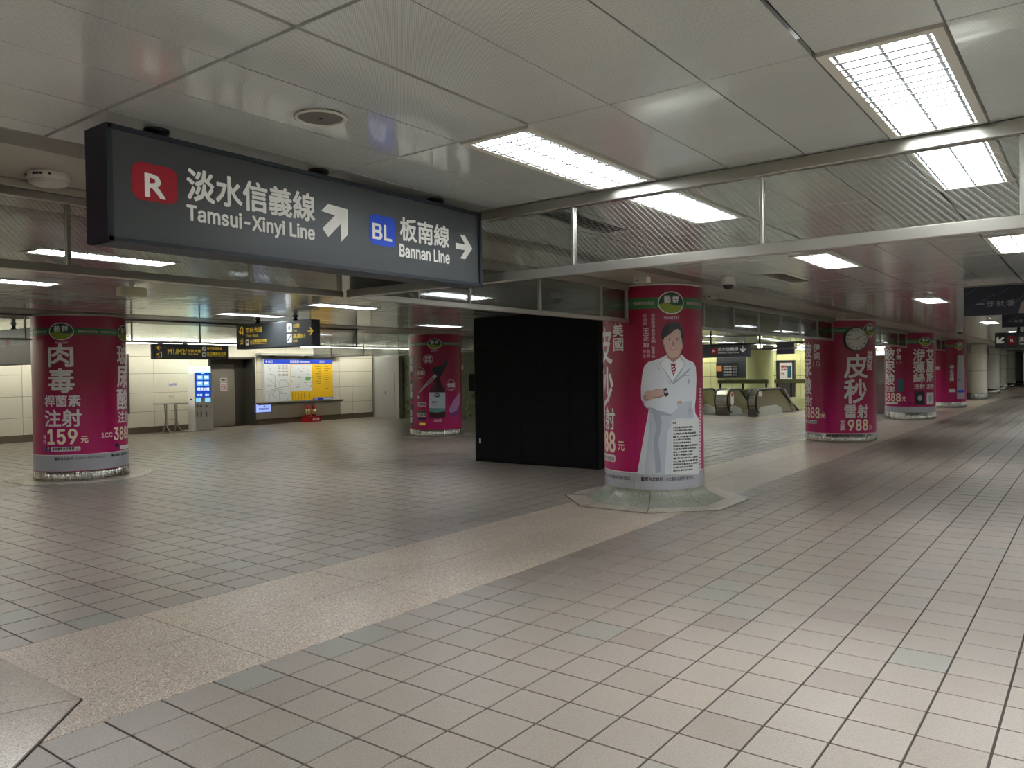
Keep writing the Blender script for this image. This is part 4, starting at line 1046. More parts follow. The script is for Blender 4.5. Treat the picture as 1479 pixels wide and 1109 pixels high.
a = Sc.uv(330+.1082*1098, 440+.1081*352); arrow(p, a[0], a[1], .15, 0, .2)
# hooked arrow and exit pictogram on the left
u_, v_ = Sc.uv(330+.1082*172, 440+.1081*345)
p.line([(u_+.05, v_-.08), (u_+.05, v_+.03), (u_+.03, v_+.06), (u_-.0, v_+.06), (u_-.03, v_+.03), (u_-.03, v_-.06)], .022, True); p.line([(u_-.075, v_-.015), (u_-.03, v_-.065), (u_+.01, v_-.03)], .02, True)
u_, v_ = Sc.uv(330+.1082*172, 440+.1081*490); p.line([(u_-.04, v_-.05), (u_+.05, v_-.05), (u_+.05, v_+.05), (u_+.01, v_+.05)], .012, True); p.line([(u_-.05, v_), (u_-.01, v_+.02), (u_+.0, v_-.03)], .014, True)
p.build('lettering', M_YEL, t, .002)
p = Print(Sc); p.rrect(k9(776, 250, 850, 370), .15); p.rrect(k9(778, 390, 850, 508), .15); p.rrect(k9(232, 468, 276, 542), .15); p.build('pictogram', M_SWHITE, t, .002)
p = Print(Sc); b_ = p.box(k9(786, 262, 840, 358)); p.ring((b_[0]+b_[2])/2, (b_[1]+b_[3])/2, .032, .012); p.line([(330+.1082*790, 440+.1081*490), (330+.1082*815, 440+.1081*440), (330+.1082*840, 440+.1081*410)], .02)
p.rect(k9(244, 484, 266, 506)); p.rect(k9(244, 514, 266, 520)); p.build('pictogram', M_SIGN, t, .004)
# M1/M2 sign under the far screen
XM = -14.3; Sm = PX(XM+.06); ya, yb = Sm.uv(222, 507)[0], Sm.uv(331, 508)[0]; z1_, z0_ = Sm.uv(276, 496)[1], Sm.uv(276, 519)[1]
t = thing('hanging_sign', 'black sign reading M1/M2 in yellow under the thin rail, above the kiosk', 'sign', (XM, (ya+yb)/2, 0)); c = (ya+yb)/2
MB().bev(-.06, .06, ya-c, yb-c, z0_, z1_-.012, .01).build('case', M_SIGN, t)
for q in (.1, .42): MB().box(-.03, .03, ya+(yb-ya)*q-c-.04, ya+(yb-ya)*q-c+.04, z1_-.012, 2.358).build('bracket', M_BLACK, t)
kk = lambda a, b, c, d: (200+.1533*a, 470+.1533*b, 200+.1533*c, 470+.1533*d)
p = Print(Sm); p.text('M1/M2/', kk(275, 222, 455, 270), .014); p.text('市民大道', kk(462, 226, 586, 256), .03); p.text('Civic Blvd', kk(466, 262, 560, 278), .02); p.text('地下街停車場', kk(644, 204, 786, 232), .02); p.text('台北轉運站/市集', kk(644, 252, 828, 276), .02); p.text('Taipei Bus Station', kk(644, 282, 822, 292), .02)
a = Sm.uv(200+.1533*192, 470+.1533*210); arrow(p, a[0], a[1], .1, 180, .18)
u_, v_ = Sm.uv(200+.1533*192, 470+.1533*275); p.line([(u_-.04, v_-.045), (u_+.05, v_-.045), (u_+.05, v_+.045), (u_+.01, v_+.045)], .012, True); p.line([(u_-.05, v_), (u_-.01, v_+.02), (u_+.0, v_-.03)], .014, True)
p.build('lettering', M_YEL, t, .002)
p = Print(Sm); p.rrect(kk(600, 202, 636, 240), .15); p.rrect(kk(600, 256, 636, 294), .15); p.build('pictogram', M_SWHITE, t, .002)
p = Print(Sm); p.line([(200+.1533*606, 470+.1533*232), (200+.1533*618, 470+.1533*222), (200+.1533*630, 470+.1533*212)], .015); p.rect(kk(608, 264, 628, 280)); p.rect(kk(608, 284, 628, 288)); p.build('pictogram', M_INK, t, .004)
# sign at the far left edge
Yl = 6.3; Sl = PY(Yl); x1_ = -15.05; z1_, z0_ = Sl.uv(21, 475)[1], Sl.uv(21, 527)[1]
t = ysign('dark hanging line sign cut by the left edge beside the left pink column', x1_-2.4, x1_, Yl, z0_, z1_, .2)
kl = lambda a, b, c, d: (.2028*a, 420+.2029*b, .2028*c, 420+.2029*d)
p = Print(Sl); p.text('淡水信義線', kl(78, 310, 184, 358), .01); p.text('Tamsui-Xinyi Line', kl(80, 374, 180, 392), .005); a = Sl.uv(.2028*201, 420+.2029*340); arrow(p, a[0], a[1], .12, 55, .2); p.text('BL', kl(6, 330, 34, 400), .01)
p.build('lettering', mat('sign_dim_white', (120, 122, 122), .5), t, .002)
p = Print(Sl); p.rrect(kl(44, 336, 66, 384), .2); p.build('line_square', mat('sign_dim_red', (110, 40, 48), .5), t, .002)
# escalator hall sign on its rail
Ye = 21.0; Se = PY(Ye); x1_ = Se.uv(1081, 508)[0]; z1_, z0_ = Se.uv(1045, 499)[1], Se.uv(1045, 516)[1]
t = thing('line_sign', 'dark 淡水信義線 sign with red square and down arrow above the escalators', 'sign', (-8.5, Ye+.08, 0))
MB().bev(-1.7, x1_+8.5, -.08, .08, z0_, z1_, .01).build('case', M_SIGN, t)
MB().box(-1.9, 3.0, -.02, .02, z1_+.004, z1_+.045).build('rail', M_BLACK, t)
for xx in (Se.uv(1025, 490)[0], Se.uv(1095.5, 490)[0], -6.0): MB().box(xx+8.5-.018, xx+8.5+.018, -.018, .018, z1_+.045, CZ).build('rod', M_BLACK, t)
ke = lambda a, b, c, d: (1000+.1352*a, 470+.1353*b, 1000+.1352*c, 470+.1353*d)
p = Print(Se); p.rrect(ke(196, 242, 262, 308), .12); p.build('line_square', M_SRED, t, .003)
p = Print(Se); p.text('R', ke(216, 258, 242, 290), .02); p.text('淡水信義線', ke(272, 232, 490, 272), .03); p.text('Tamsui-Xinyi Line', ke(272, 282, 494, 302), .02); a = Se.uv(1000+.1352*540, 470+.1353*258); arrow(p, a[0], a[1], .16, -90, .16); p.build('lettering', M_SWHITE, t, .005)
# dark banners over the concourse, right edge
Yb = 12.; Sb = PY(Yb); M_BAN = mat('banner_navy', (26, 30, 46), .45)
def banner(label, x0, x1, y, z0, z1, sc_, ox, oy):
    S = PY(y); t = thing('ceiling_banner', label, 'banner', ((x0+x1)/2, y+.03, 0)); c = (x0+x1)/2
    MB().box(x0-c, x1-c, -.03, .03, z0, z1).build('panel', M_BAN, t)
    MB().box(x0-c-.01, x1-c+.01, -.04, .04, z1, z1+.02).build('top_rail', M_STEELD, t)
    H = z1-z0; U = lambda a: x0+a*H; V = lambda b: z1-b*H
    p = Print(S)
    for i in range(9):
        u = U(.05+.3*i+.1*math.sin(i*5)); v = V(.15+.6*((i*37)%10)/10); p.line([(u, v-.1*H), (u+.35*H, min(v+.12*H, z1))], .03*H, True)
    p.build('streak', mat('banner_streak', (72, 76, 92), .5), t, .002)
    q = Print(S)
    for i, ch in enumerate('一穿就暖'): q.text(ch, None, .0, uv=(U(.38+.3*i), V(.72 if i else .62), U(.62+.3*i), V(.50 if i else .58)))
    q.build('lettering', mat('banner_grey_text', (150, 150, 152), .5), t, .004)
    f = Print(S); f.add([(U(a), V(b)) for a, b in ((1.62,.98),(1.70,.62),(1.88,.5),(2.05,.48),(2.3,.52),(2.55,.62),(2.62,.98))][::-1], [tuple(range(7))]); f.build('figure', mat('banner_coat', (150, 136, 136), .5), t, .003)
    f = Print(S); f.euv(U(2.12), V(.30), .13*H, .19*H, 24); f.add([(U(1.98), V(.62)), (U(2.2), V(.55)), (U(2.24), V(.62)), (U(2.04), V(.68))], [(0, 1, 2, 3)]); f.build('figure', mat('banner_skin', (158, 132, 122), .5), t, .005)
    f = Print(S); f.euv(U(2.14), V(.21), .15*H, .15*H, 24, 0, pi); f.euv(U(2.22), V(.30), .06*H, .2*H, 16); f.line([(U(2.0), V(.58)), (U(2.02), V(.95))], .02*H, True); f.build('figure', M_INK, t, .007)
    return t
x0_, z1_ = Sb.uv(1392, 416); z0_ = Sb.uv(1392, 457)[1]
banner('nearer dark ceiling banner with grey characters at the right edge', x0_, x0_+1.15, Yb, z0_, z1_, 0, 0, 0)
Yb2 = 19.; Sb = PY(Yb2); x0_, z1_ = Sb.uv(1447, 452); z0_ = Sb.uv(1447, 473)[1]
banner('farther dark ceiling banner half hidden below the nearer one', x0_, x0_+1.2, Yb2, z0_, z1_+.0, 0, 0, 0)
Yr = 22.; Sr = PY(Yr); x0_ = Sr.uv(1437, 492)[0]; z1_, z0_ = Sr.uv(1455, 480)[1], Sr.uv(1455, 503)[1]
t = ysign('small dark sign with down-left arrow and red R square, right edge', x0_, x0_+1.9, Yr, z0_, z1_, .2, 'line_sign')
kr = lambda a, b, c, d: (1280+.1353*a, 380+.1353*b, 1280+.1353*c, 380+.1353*d)
p = Print(Sr); a = Sr.uv(1280+.1353*1215, 380+.1353*825); arrow(p, a[0], a[1], .2, 225, .24); p.build('lettering', M_SWHITE, t, .003)
p = Print(Sr); p.rrect(kr(1300, 778, 1382, 872), .2); p.build('line_square', M_SRED, t, .003)
p = Print(Sr); p.text('R', kr(1326, 808, 1358, 842), .03); p.text('淡水信義線', kr(1418, 782, 1700, 835), .02); p.text('Tamsui-Xinyi Line', kr(1418, 846, 1700, 872), .02); p.build('lettering', M_SWHITE, t, .005)

# ------------------------------------------------------------ the black video wall
bx0, bx1, by = -9.65, -6.90, 11.65
t = thing('video_wall', 'tall switched-off black LED screen standing between two pink columns', 'screen', ((bx0+bx1)/2, by+.3, 0)); c = (bx0+bx1)/2
M_VB = mat('screen_cabinet_black', (5, 6, 9), .6, spec=.25); M_VF = mat('screen_face_black', (3, 5, 8), .6, spec=.2)
MB().bev(bx0-c, bx1-c, -.28, .3, 0, 2.76, .01).build('cabinet', M_VB, t)
nx, nz = 5, 5
for i in range(nx):
    for j in range(nz):
        w_, h_ = (bx1-bx0-.06)/nx, 2.70/nz; MB().bev(bx0-c+.03+i*w_+.0015, bx0-c+.03+(i+1)*w_-.0015, -.3+random.uniform(0, .0015), -.275, .03+j*h_+.0015, .03+(j+1)*h_-.0015, .001).build('led_panel', M_VF, t)
Sv = PY(by-.001)
p = Print(Sv); p.rect((692.4, 633, 694.8, 640)); p.build('label_sticker', M_PRINTW, t, .004)
box('control_box', M_VB, (-9.95-c, bx0-c+.02, -.1, .2, 1.34, 1.68), t, .01)

# ------------------------------------------------------------ things along the left wall
# information kiosk
t = thing('info_kiosk', 'white information kiosk with lit blue touch screen beside the steel door', 'kiosk', (-22.9, 13.98, 0))
Sk = PX(-22.7)
y0_, y1_ = Sk.uv(281.5, 580)[0]-13.98, Sk.uv(307.5, 580)[0]-13.98; zt_ = Sk.uv(294, 538)[1]
MB().bev(-.36, .24, y0_-.12, y1_+.12, 0, .035, .006).build('foot_plate', M_WHITEP, t)
MB().bev(-.2, .2, y0_, y1_, .035, zt_, .012).build('body', mat('kiosk_white', (240, 241, 240), .35), t)
MB().bev(-.14, .14, y0_+.02, y1_-.02, zt_, zt_+.2, .01).build('light_box', mat('kiosk_lightbox', (190, 250, 240), .4, emit=0.8), t)
p = Print(Sk); kf = lambda a, b, c, d: (200+.1533*a, 470+.1533*b, 200+.1533*c, 470+.1533*d)
p.rect(kf(536, 440, 680, 676)); p.build('screen', mat('screen_blue', (28, 72, 190), .3, emit=0.45), t, .003)
p = Print(Sk)
for a in ((548, 470, 604, 512), (612, 470, 664, 512), (548, 524, 604, 566), (612, 524, 664, 566), (542, 680, 590, 720), (628, 680, 678, 720)): p.rect(kf(*a))
p.build('screen', mat('screen_sky', (140, 205, 240), .3, emit=0.5), t, .005)
p = Print(Sk); p.text('捷運', kf(554, 584, 580, 612), .04); p.text('資訊', kf(584, 584, 608, 612), .04); p.text('站內地圖', kf(612, 584, 664, 612), .04); p.text('周邊', kf(552, 646, 600, 664), .02); p.text('語言', kf(628, 644, 664, 664), .02); p.text('首頁', kf(592, 446, 620, 456), .02)
for a in ((560, 480, 592, 496), (622, 480, 652, 496), (560, 534, 592, 550), (622, 534, 652, 550)): p.rect(kf(*a))
p.build('screen', mat('screen_white', (236, 244, 250), .3, emit=0.6), t, .007)
p = Print(Sk)
for a in ((545, 750, 565, 768), (580, 750, 600, 768), (630, 750, 650, 768)): p.rrect(kf(*a), .3)
for a in (545, 584, 632): p.rect(kf(a, 812, a+14, 860))
p.build('button', mat('kiosk_grey', (150, 152, 156), .5), t, .003)
MB().box(-.05, .03, y0_-.006, y0_, .98, 1.03).build('card_slot', M_BLACK, t)
# folding table
t = thing('folding_table', 'narrow grey table on crossed chrome legs against the cream wall', 'table', (-23.0, 13.08, 0))
MB().bev(-.28, .28, -.43, .43, .885, .915, .006).build('tabletop', mat('table_grey', (150, 148, 142), .5), t)
for s_ in (-1, 1):
    for q in (-1, 1):
        MB().tube([(.06*q, s_*.17, .885), (.035*q, s_*.165, .6), (.03*q, s_*.165, .35), (.08*q, s_*.175, .18), (.23*q, s_*.2+.05, .012)], .022, 8).build('leg', M_STEEL, t)
MB().tube([(0, -.15, .4), (0, .15, .4)], .012, 8).build('stretcher', M_STEEL, t)
# notices on the panels
for (b_, lab, tx) in (((243, 552.5, 256, 558.5), 'small white notice with two pictures on the cream wall above the table', '注意'),):
    p = Print(PX(-23.5)); u0, v0, u1, v1 = p.box(b_); n = box('wall_notice', M_PRINTW, (-23.5, -23.49, u0, u1, v0, v1)); tag(n, lab, 'notice')
    p = Print(PX(-23.489)); p.ruv(u0+.03, v0+.03, u0+.12, v1-.03); p.ruv(u1-.16, v0+.04, u1-.03, v1-.02); p.build('pictogram', mat('print_soft_blue', (150, 150, 190), .5), n, .001)
p = Print(PX(-23.5)); u0, v0, u1, v1 = p.box((244.5, 570, 251.5, 574)); n = MB().bev(-23.5, -23.475, u0, u1, v0, v1, .004).build('wall_socket', M_WHITEP); tag(n, 'white wall socket below the notice, above the table', 'socket')
p = Print(PX(-23.5)); u0, v0, u1, v1 = p.box((168, 511, 186, 598)); n = thing('notice_board', 'dark framed board on the cream wall mostly hidden by the left pink column', 'notice board', (-23.5, (u0+u1)/2, 0)); c = (u0+u1)/2
MB().bev(0, .05, u0-c, u1-c, v0, v1, .008).build('frame', M_STEELD, n); MB().box(.05, .052, u0-c+.05, u1-c-.05, v0+.05, v1-.05).build('panel', M_SIGN, n)
# map board
Sp = PX(-23.36); t = thing('map_board', 'wide station map board with blue header, rail map, street map and yellow directory', 'map board', (-23.5, 18.4, 0))
u0, v1 = Sp.uv(381.5, 519); u1 = Sp.uv(480, 520)[0]; v0 = .79
MB().bev(.02, .135, u0-18.4, u1-18.4, v0, v1, .006).build('case', mat('board_white', (214, 216, 220), .4), t)
W = u1-u0; H = v1-v0; U = lambda a: u0+W*a; V = lambda b: v1-H*b
M_BLUE = mat('map_blue', (40, 72, 196), .4, emit=0.075); M_MYEL = mat('map_yellow', (232, 186, 40), .4, emit=0.06); M_MW = mat('map_white', (216, 220, 222), .4, emit=0.05); M_MG = mat('map_grey_line', (130, 136, 140), .5)
p = Print(Sp); p.ruv(U(0), V(.10), U(1), V(0)); p.ruv(U(.69), V(1), U(1), V(.94)); p.build('header', M_BLUE, t, .003)
p = Print(Sp); p.ruv(U(.36), V(.99), U(.69), V(.115)); p.ruv(U(.69), V(.935), U(1), V(.115)); p.build('directory', M_MYEL, t, .003)
p = Print(Sp); p.ruv(U(.005), V(.99), U(.355), V(.115)); p.ruv(U(.365), V(.765), U(.68), V(.125)); p.build('map_sheet', M_MW, t, .0045)
p = Print(Sp); T = .012
def ml(*pts): p.line([(U(a/880*.0+a), V(b)) for a, b in pts], T, True)
g = lambda a, b: ((a-112)/900, (b-180)/560)
for L_ in ([(150,260),(185,310),(165,330)], [(165,370),(215,380),(243,410),(245,560),(200,600),(170,640),(165,720),(150,740)], [(150,430),(230,495),(245,560)], [(140,520),(230,530),(290,600),(295,730)], [(400,540),(250,560)], [(300,560),(295,470),(320,455),(380,460),(405,500),(405,545)], [(140,610),(200,580),(260,590),(330,620)], [(320,635),(375,640),(395,715)], [(280,575),(340,580)], [(245,590),(200,640),(250,700)], [(300,600),(310,640)]):
    ml(*[g(*q) for q in L_])
p.build('map_line', M_MG, t, .006)
p = Print(Sp); random.seed(5)
for i in range(8):
    for k in range(3): a = .19+.05*k; p.ruv(U(a), V(.15+.035*i), U(a+.035), V(.14+.035*i))
for i in range(26):
    a = random.uniform(.37, .66); b = random.uniform(.15, .7); p.ruv(U(a), V(b+.008), U(a+random.uniform(.01, .05)), V(b))
for i in range(11):
    p.ruv(U(.73+.02*(i % 3)), V(.165+.06*i+.012), U(.81), V(.165+.06*i)) if i < 8 else None
    p.ruv(U(.87), V(.165+.055*i+.012), U(.93+.02*(i % 2)), V(.165+.055*i))
for i in range(7): p.ruv(U(.385+.042*i), V(.96), U(.39+.042*i), V(.80))
tag(p.build('map_text', mat('map_ink', (120, 104, 70), .5), t, .006), kind='stuff')
p = Print(Sp); p.ruv(U(.58), V(.51), U(.655), V(.42)); p.build('map_park', mat('map_green', (120, 190, 120), .5), t, .0075)
p = Print(Sp); p.text('旅遊資訊 Information', None, .03, uv=(U(.36), V(.08), U(.65), V(.02))); p.text('出口', None, .03, uv=(U(.055), V(.08), U(.11), V(.02))); p.text('出口', None, .03, uv=(U(.80), V(.08), U(.87), V(.02))); arrow(p, U(.03), V(.05), .09, 180, .3); p.ruv(U(.85), V(.99), U(.99), V(.95)); p.text('捷運', None, .03, uv=(U(.71), V(.99), U(.76), V(.95)))
p.build('lettering', M_SWHITE, t, .006)
MB().bev(.01, .2, 16.48-18.4, 20.25-18.4, .70, .775, .008).build('ledge', M_STEELD, t)
sh = thing('lamp_valance', 'grey lamp hood on brackets along the wall above the map board', 'lamp hood', (-23.5, 18.4, 0))
MB().bev(.02, .32, 16.5-18.4, 20.25-18.4, 2.42, 2.50, .01).build('hood', M_STEELD if 0 else mat('hood_grey', (150, 150, 142), .45), sh)
for q in (17.1, 18.6, 19.9): MB().box(.0, .25, q-18.42, q-18.38, 2.38, 2.42).build('bracket', M_STEELD, sh)
p = Print(PX(-23.4)); u0, v0, u1, v1 = p.box((370, 584, 391.5, 595)); t = thing('wall_screen', 'small lit bluish screen on the wall under the map board', 'screen', (-23.5, (u0+u1)/2, 0)); c = (u0+u1)/2
MB().bev(0, .1, u0-c-.03, u1-c+.03, v0-.03, v1+.03, .008).build('case', mat('screen_case', (96, 104, 150), .5), t)
p = Print(PX(-23.4)); p.ruv(u0, v0, u1, v1); p.build('screen', mat('screen_lilac', (160, 180, 250), .4, emit=0.5), t, .003)
p = Print(PX(-23.4)); p.text('營運時間', None, .04, uv=(u0+.1, v0+.08, u1-.12, v1-.12)); p.ruv(u0+.3, v1-.09, u1-.25, v1-.04); p.build('lettering', mat('screen_ink', (60, 90, 190), .4), t, .005)
# fire extinguishers in their red stand
t = thing('extinguisher_stand', 'low red fire extinguisher stand on the floor below the map board', 'stand', (-23.2, 18.62, 0)); M_RED = mat('extinguisher_red', (176, 20, 26), .35)
MB().prism([(-.34, 0), (.34, 0), (.32, .2), (-.32, .2)], 'x', -.14, .14).build('tray', M_RED, t)
p = Print(PX(-23.06)); p.text('滅火器', None, .03, uv=(18.58, .05, 18.88, .15)); p.build('lettering', M_SWHITE, t, .002)
for i, yy_ in enumerate((18.49, 18.74)):
    e_ = thing('fire_extinguisher', ('left' if i == 0 else 'right')+' one of two red fire extinguishers in the stand below the map board', 'fire extinguisher', (-23.2, yy_, .2), group='fire extinguishers')
    MB().lathe([(.075, 0), (.08, .02), (.08, .33), (.065, .38), (.03, .42), (.025, .45)], 20).build('cylinder', M_RED, e_)
    MB().lathe([(.0805, .08), (.0815, .08), (.0815, .28), (.0805, .28)], 20, cap=False).build('label', mat('extinguisher_label', (214, 196, 140), .5), e_)
    h = MB(); h.tube([(0, 0, .45), (.0, .02, .49), (.02, .12, .52)], .012, 8); h.build('handle', M_BLACK, e_)
    h = MB(); h.tube([(.0, -.02, .46), (.06, -.09, .44), (.09, -.1, .3), (.09, -.09, .12)], .011, 8); h.build('hose', M_BLACK, e_)
# grey access panel wall with its door
t = thing('access_panel', 'tall grey service panel with a narrow door at the end of the cream wall', 'panel', (-22.1, 21.5, 0))
Sg = PY(21.4); x0_, x1_ = Sg.uv(541, 560)[0], Sg.uv(576.5, 560)[0]; zt_ = Sg.uv(558, 515)[1]
MB().bev(x0_+22.1, x1_+22.1, -.1, .11, 0, zt_, .01).build('body', mat('grey_enamel', (158, 160, 156), .4), t)
xa, xb = Sg.uv(556, 560)[0], Sg.uv(570, 560)[0]; MB().bev(xa+22.1, xb+22.1, -.112, -.1, .05, Sg.uv(560, 538)[1], .004).build('door', MATS['grey_enamel'], t)
MB().tube([(xa+22.16, -.112, .95), (xa+22.16, -.14, .95), (xa+22.16, -.14, 1.05)], .01, 6).build('handle', M_BLACK, t)
t = thing('dim_wall_sign', 'small pale notice on the dim wall right of the bottle column', 'notice', (-17, 21.6, 0)); Sd = PY(21.585); p = Print(Sd); u0, v0, u1, v1 = p.box((661, 527, 669, 535)); 
MB().box(u0+17, u1+17, -.01, .015, v0, v1).build('plate', M_PLASTER, t)

# cove lamps washing the wall from just under the ceiling
M_COVE = mat('cove_tube', (255, 252, 236), .5, emit=COVE)
y = -7.6; i = 0
while y < 21.5:
    t = thing('cove_lamp', 'linear lamp under the ceiling along the cream wall, part of the continuous row', 'lamp', (-22.75, y+.6, 0), group='cove lamps along the cream wall')
    MB().bev(-.05, .05, -.59, .59, CZ-.05, CZ-.004, .006).build('housing', M_WHITEP, t); MB().box(-.035, .035, -.57, .57, CZ-.062, CZ-.05).build('tube', M_COVE, t)
    y += 1.2

x = -21.
while x < -6.5:
    t = thing('cove_lamp', 'linear lamp under the ceiling along the lime glass wall beyond the escalators', 'lamp', (x+.6, 43.6, 0), group='cove lamps along the lime wall')
    MB().bev(-.59, .59, -.05, .05, CZ-.05, CZ-.004, .006).build('housing', M_WHITEP, t); MB().box(-.57, .57, -.035, .035, CZ-.062, CZ-.05).build('tube', M_COVE, t)
    x += 1.3
# ------------------------------------------------------------ ceiling fittings
q = onz(463, 168.5, CZ); t = thing('ceiling_speaker', 'round flush grey loudspeaker grille in the ceiling above the big line sign', 'speaker', (q.x, q.y, CZ))
MB().lathe([(.108, -.004), (.112, -.008), (.098, -.012), (.094, -.004)], 40, cap=False).build('ring', M_WHITEP, t)
MB().lathe([(.001, -.008), (.09, -.006), (.095, -.002)], 40, cap=False).build('grille', mat('speaker_grille', (112, 112, 106), .5, .3), t); MB().lathe([(.006, -.011), (.006, -.007)], 10).build('screw', M_BLACK, t)
q = onz(70, 262, CZ-.04); t = thing('smoke_detector', 'round white smoke detector on the pale soffit at the upper left', 'smoke detector', (q.x, q.y, CZ))
t.scale = (.9, .9, .9); MB().lathe([(.112, -.002), (.115, -.03), (.104, -.042)], 40).build('base', M_WHITEP, t); MB().lathe([(.10, -.042), (.103, -.058), (.085, -.068), (.001, -.07)], 40, cap=False).build('cap', mat('detector_cap', (190, 190, 182), .4), t)
sl = MB(); 
for a in (-100, -62, -52, -42, -20): sl.box(.1145*math.cos(R(a))-.008, .1145*math.cos(R(a))+.008, .1145*math.sin(R(a))-.006, .1145*math.sin(R(a))+.004, -.028, -.018)
sl.build('slot', M_BLACK, t)
def dome(px, py, lab):
    q = onz(px, py, CZ); t = thing('dome_camera', lab, 'camera', (q.x, q.y, CZ), group='dome cameras')
    MB().lathe([(.075, 0), (.085, -.03), (.085, -.075), (.07, -.09)], 28).build('housing', M_WHITEP, t); MB().lathe([(.066, -.09), (.06, -.12), (.035, -.14), (.001, -.147)], 24, cap=False).build('lens_dome', mat('dome_glass', (26, 28, 32), .08), t)
dome(1052, 400.5, 'white dome camera on the ceiling right of the doctor column'); dome(1386, 475.5, 'small dome camera on the ceiling near the fourth pink column')
for i, (px, py, lab) in enumerate(((927, 404, 'small white box lamp on the soffit at the top of the doctor column'), (1214, 458.5, 'small white box lamp on the soffit at the top of the clock column'), (1326, 478.5, 'small white box lamp at the top of the third pink column'), (1030, 428, 'small white box on the soffit right of the doctor column'))):
    q = onz(px, py, CZ-.03); t = thing('emergency_lamp', lab, 'lamp', (q.x, q.y, CZ), group='box lamps on the soffit'); MB().bev(-.09, .09, -.05, .05, -.07, 0, .006).build('case', M_WHITEP, t); MB().box(-.05, -.02, -.054, -.05, -.045, -.03).build('led', M_BLACK, t)
q = onz(190, 411, CZ); t = thing('emergency_lamp', 'beige box lamp hanging under the ceiling above the left pink column', 'lamp', (q.x, q.y, CZ)); MB().bev(-.07, .07, -.16, .16, -.14, -.03, .015).build('case', mat('beige_plastic', (186, 182, 150), .5), t); MB().lathe([(.03, -.03), (.03, 0)], 12).build('stem', M_WHITEP, t)
for i, (px, py) in enumerate(((740, 428), (807, 437))):
    q = onz(px, py-4, CZ); t = thing('sprinkler', ('left' if i == 0 else 'right')+' one of two black sprinkler heads seen through the glass above the black screen', 'sprinkler', (q.x, q.y, CZ), group='sprinkler heads'); MB().lathe([(.05, 0), (.045, -.01), (.018, -.02), (.014, -.06), (.03, -.064), (.03, -.07)], 14).build('head', M_BLACK, t)

# ------------------------------------------------------------ escalators
M_ESC = mat('escalator_steel', (150, 146, 118), .25, .8); M_RUB = mat('handrail_rubber', (18, 18, 19), .4); M_SKIRT = mat('escalator_skirt', (196, 200, 192), .35, .4); M_DRUM = mat('newel_steel', (170, 166, 160), .3, .9)
def prof(L1, L2, rr=.42, z0=.1):   # outline in (y, z): round newel, flat run, slope down into the pit
    pts = [(rr, z0)]
    for k in range(11): a = -pi/2-pi*k/10; pts.append((rr+rr*math.cos(a)*.9, z0+rr+rr*math.sin(a)))
    pts += [(L1, z0+2*rr), (L1+.25, z0+2*rr-.06), (L1+.45, z0+2*rr-.2), (L2, 0), (L2, -.004), (rr, -.004)]
    return pts
def escalator(label, x0, x1, y, L1, L2, drum=True, group='escalator balustrades'):
    t = thing('escalator_balustrade', label, 'escalator', ((x0+x1)/2, y, 0), group=group); hw = (x1-x0)/2
    pr = prof(L1, L2)
    MB().prism([(max(a, .06), max(b, 0) if b > .12 else .1) if a < L1 else (a, max(b, 0)) for a, b in pr], 'x', -hw+.05, hw-.05).build('side_panel', M_ESC, t)
    path = [(a, b) for a, b in pr[1:12]]+[(L1, .94), (L1+.25, .88), (L1+.45, .74), (L2, .0)]
    for s_ in (-1, 1):
        MB().tube([(s_*(hw-.04), a, b+.012) for a, b in path], .036, 8).build('handrail', M_RUB, t)
    if drum:
        d = MB(); n = 12; v = []
        for k in range(n+1):
            a = pi/2+pi*k/n
            v += [(-hw+.075, .42+.38*math.cos(a), .52+.4*math.sin(a)), (hw-.075, .42+.38*math.cos(a), .52+.4*math.sin(a))]
        d.add(v, [(2*k, 2*k+1, 2*k+3, 2*k+2) for k in range(n)], True); d.build('newel_drum', M_DRUM, t)
    MB().prism([(.25, 0), (L1+.3, 0), (L1+.15, .22), (L1-.4, .34), (.5, .34), (.32, .2)], 'x', hw-.045, hw-.02).build('skirt', M_SKIRT, t)
    MB().bev(-hw+.02, hw-.04, .12, .4, 0, .26, .01).build('newel_base', M_STEELD, t)
    return t
escalator('steel escalator balustrade partly hidden behind the doctor column', -13.3, -12.1, 28.0, 1.3, 2.9)
e2 = escalator('middle steel escalator balustrade with red and white warning label', -11.45, -10.88, 27.7, 1.2, 3.0)
e3 = escalator('right steel escalator balustrade beside the clock column', -10.05, -9.68, 27.3, 2.6, 4.9)
Sx = PX(-10.86); p = Print(Sx); u0, v1 = Sx.uv(1050, 567); u1, v0 = Sx.uv(1057.5, 586); 
rr(p, 27.86, .38, 28.16, .86, .35); p.build('warning_label', M_PRINTW, e2, .02); p = Print(Sx); rr(p, 27.89, .70, 28.13, .84, .3); p.build('warning_label', M_SRED, e2, .024)
p = Print(PX(-9.665)); rr(p, 27.42, .72, 27.8, .90, .2); p.build('warning_label', M_PRINTW, e3, .02); p = Print(PX(-9.665)); p.euv(27.55, .80, .05, .05, 16); p.build('warning_label', M_YEL, e3, .024)
MB().prism([(3.0, .92), (3.12, .92), (4.5, 0), (4.38, 0)], 'x', .187, .20).build('trim_strip', M_DRUM, e3)
for x0, x1, y0 in ((-12.1, -11.45, 27.9), (-10.88, -10.05, 27.6)):
    t = thing('escalator_landing', ('left' if x0 < -12 else 'right')+' ribbed steel escalator landing plate between balustrades', 'landing plate', ((x0+x1)/2, y0, 0), group='escalator landing plates')
    MB().box(-(x1-x0)/2+.02, (x1-x0)/2-.02, 0, 1.6, 0, .012).build('plate', M_STEELD, t)
    rb = MB()
    for k in range(12): xx = -(x1-x0)/2+.05+(x1-x0-.1)*k/11; rb.box(xx-.006, xx+.006, .02, 1.58, .012, .016)
    rb.build('rib', M_STEEL, t)
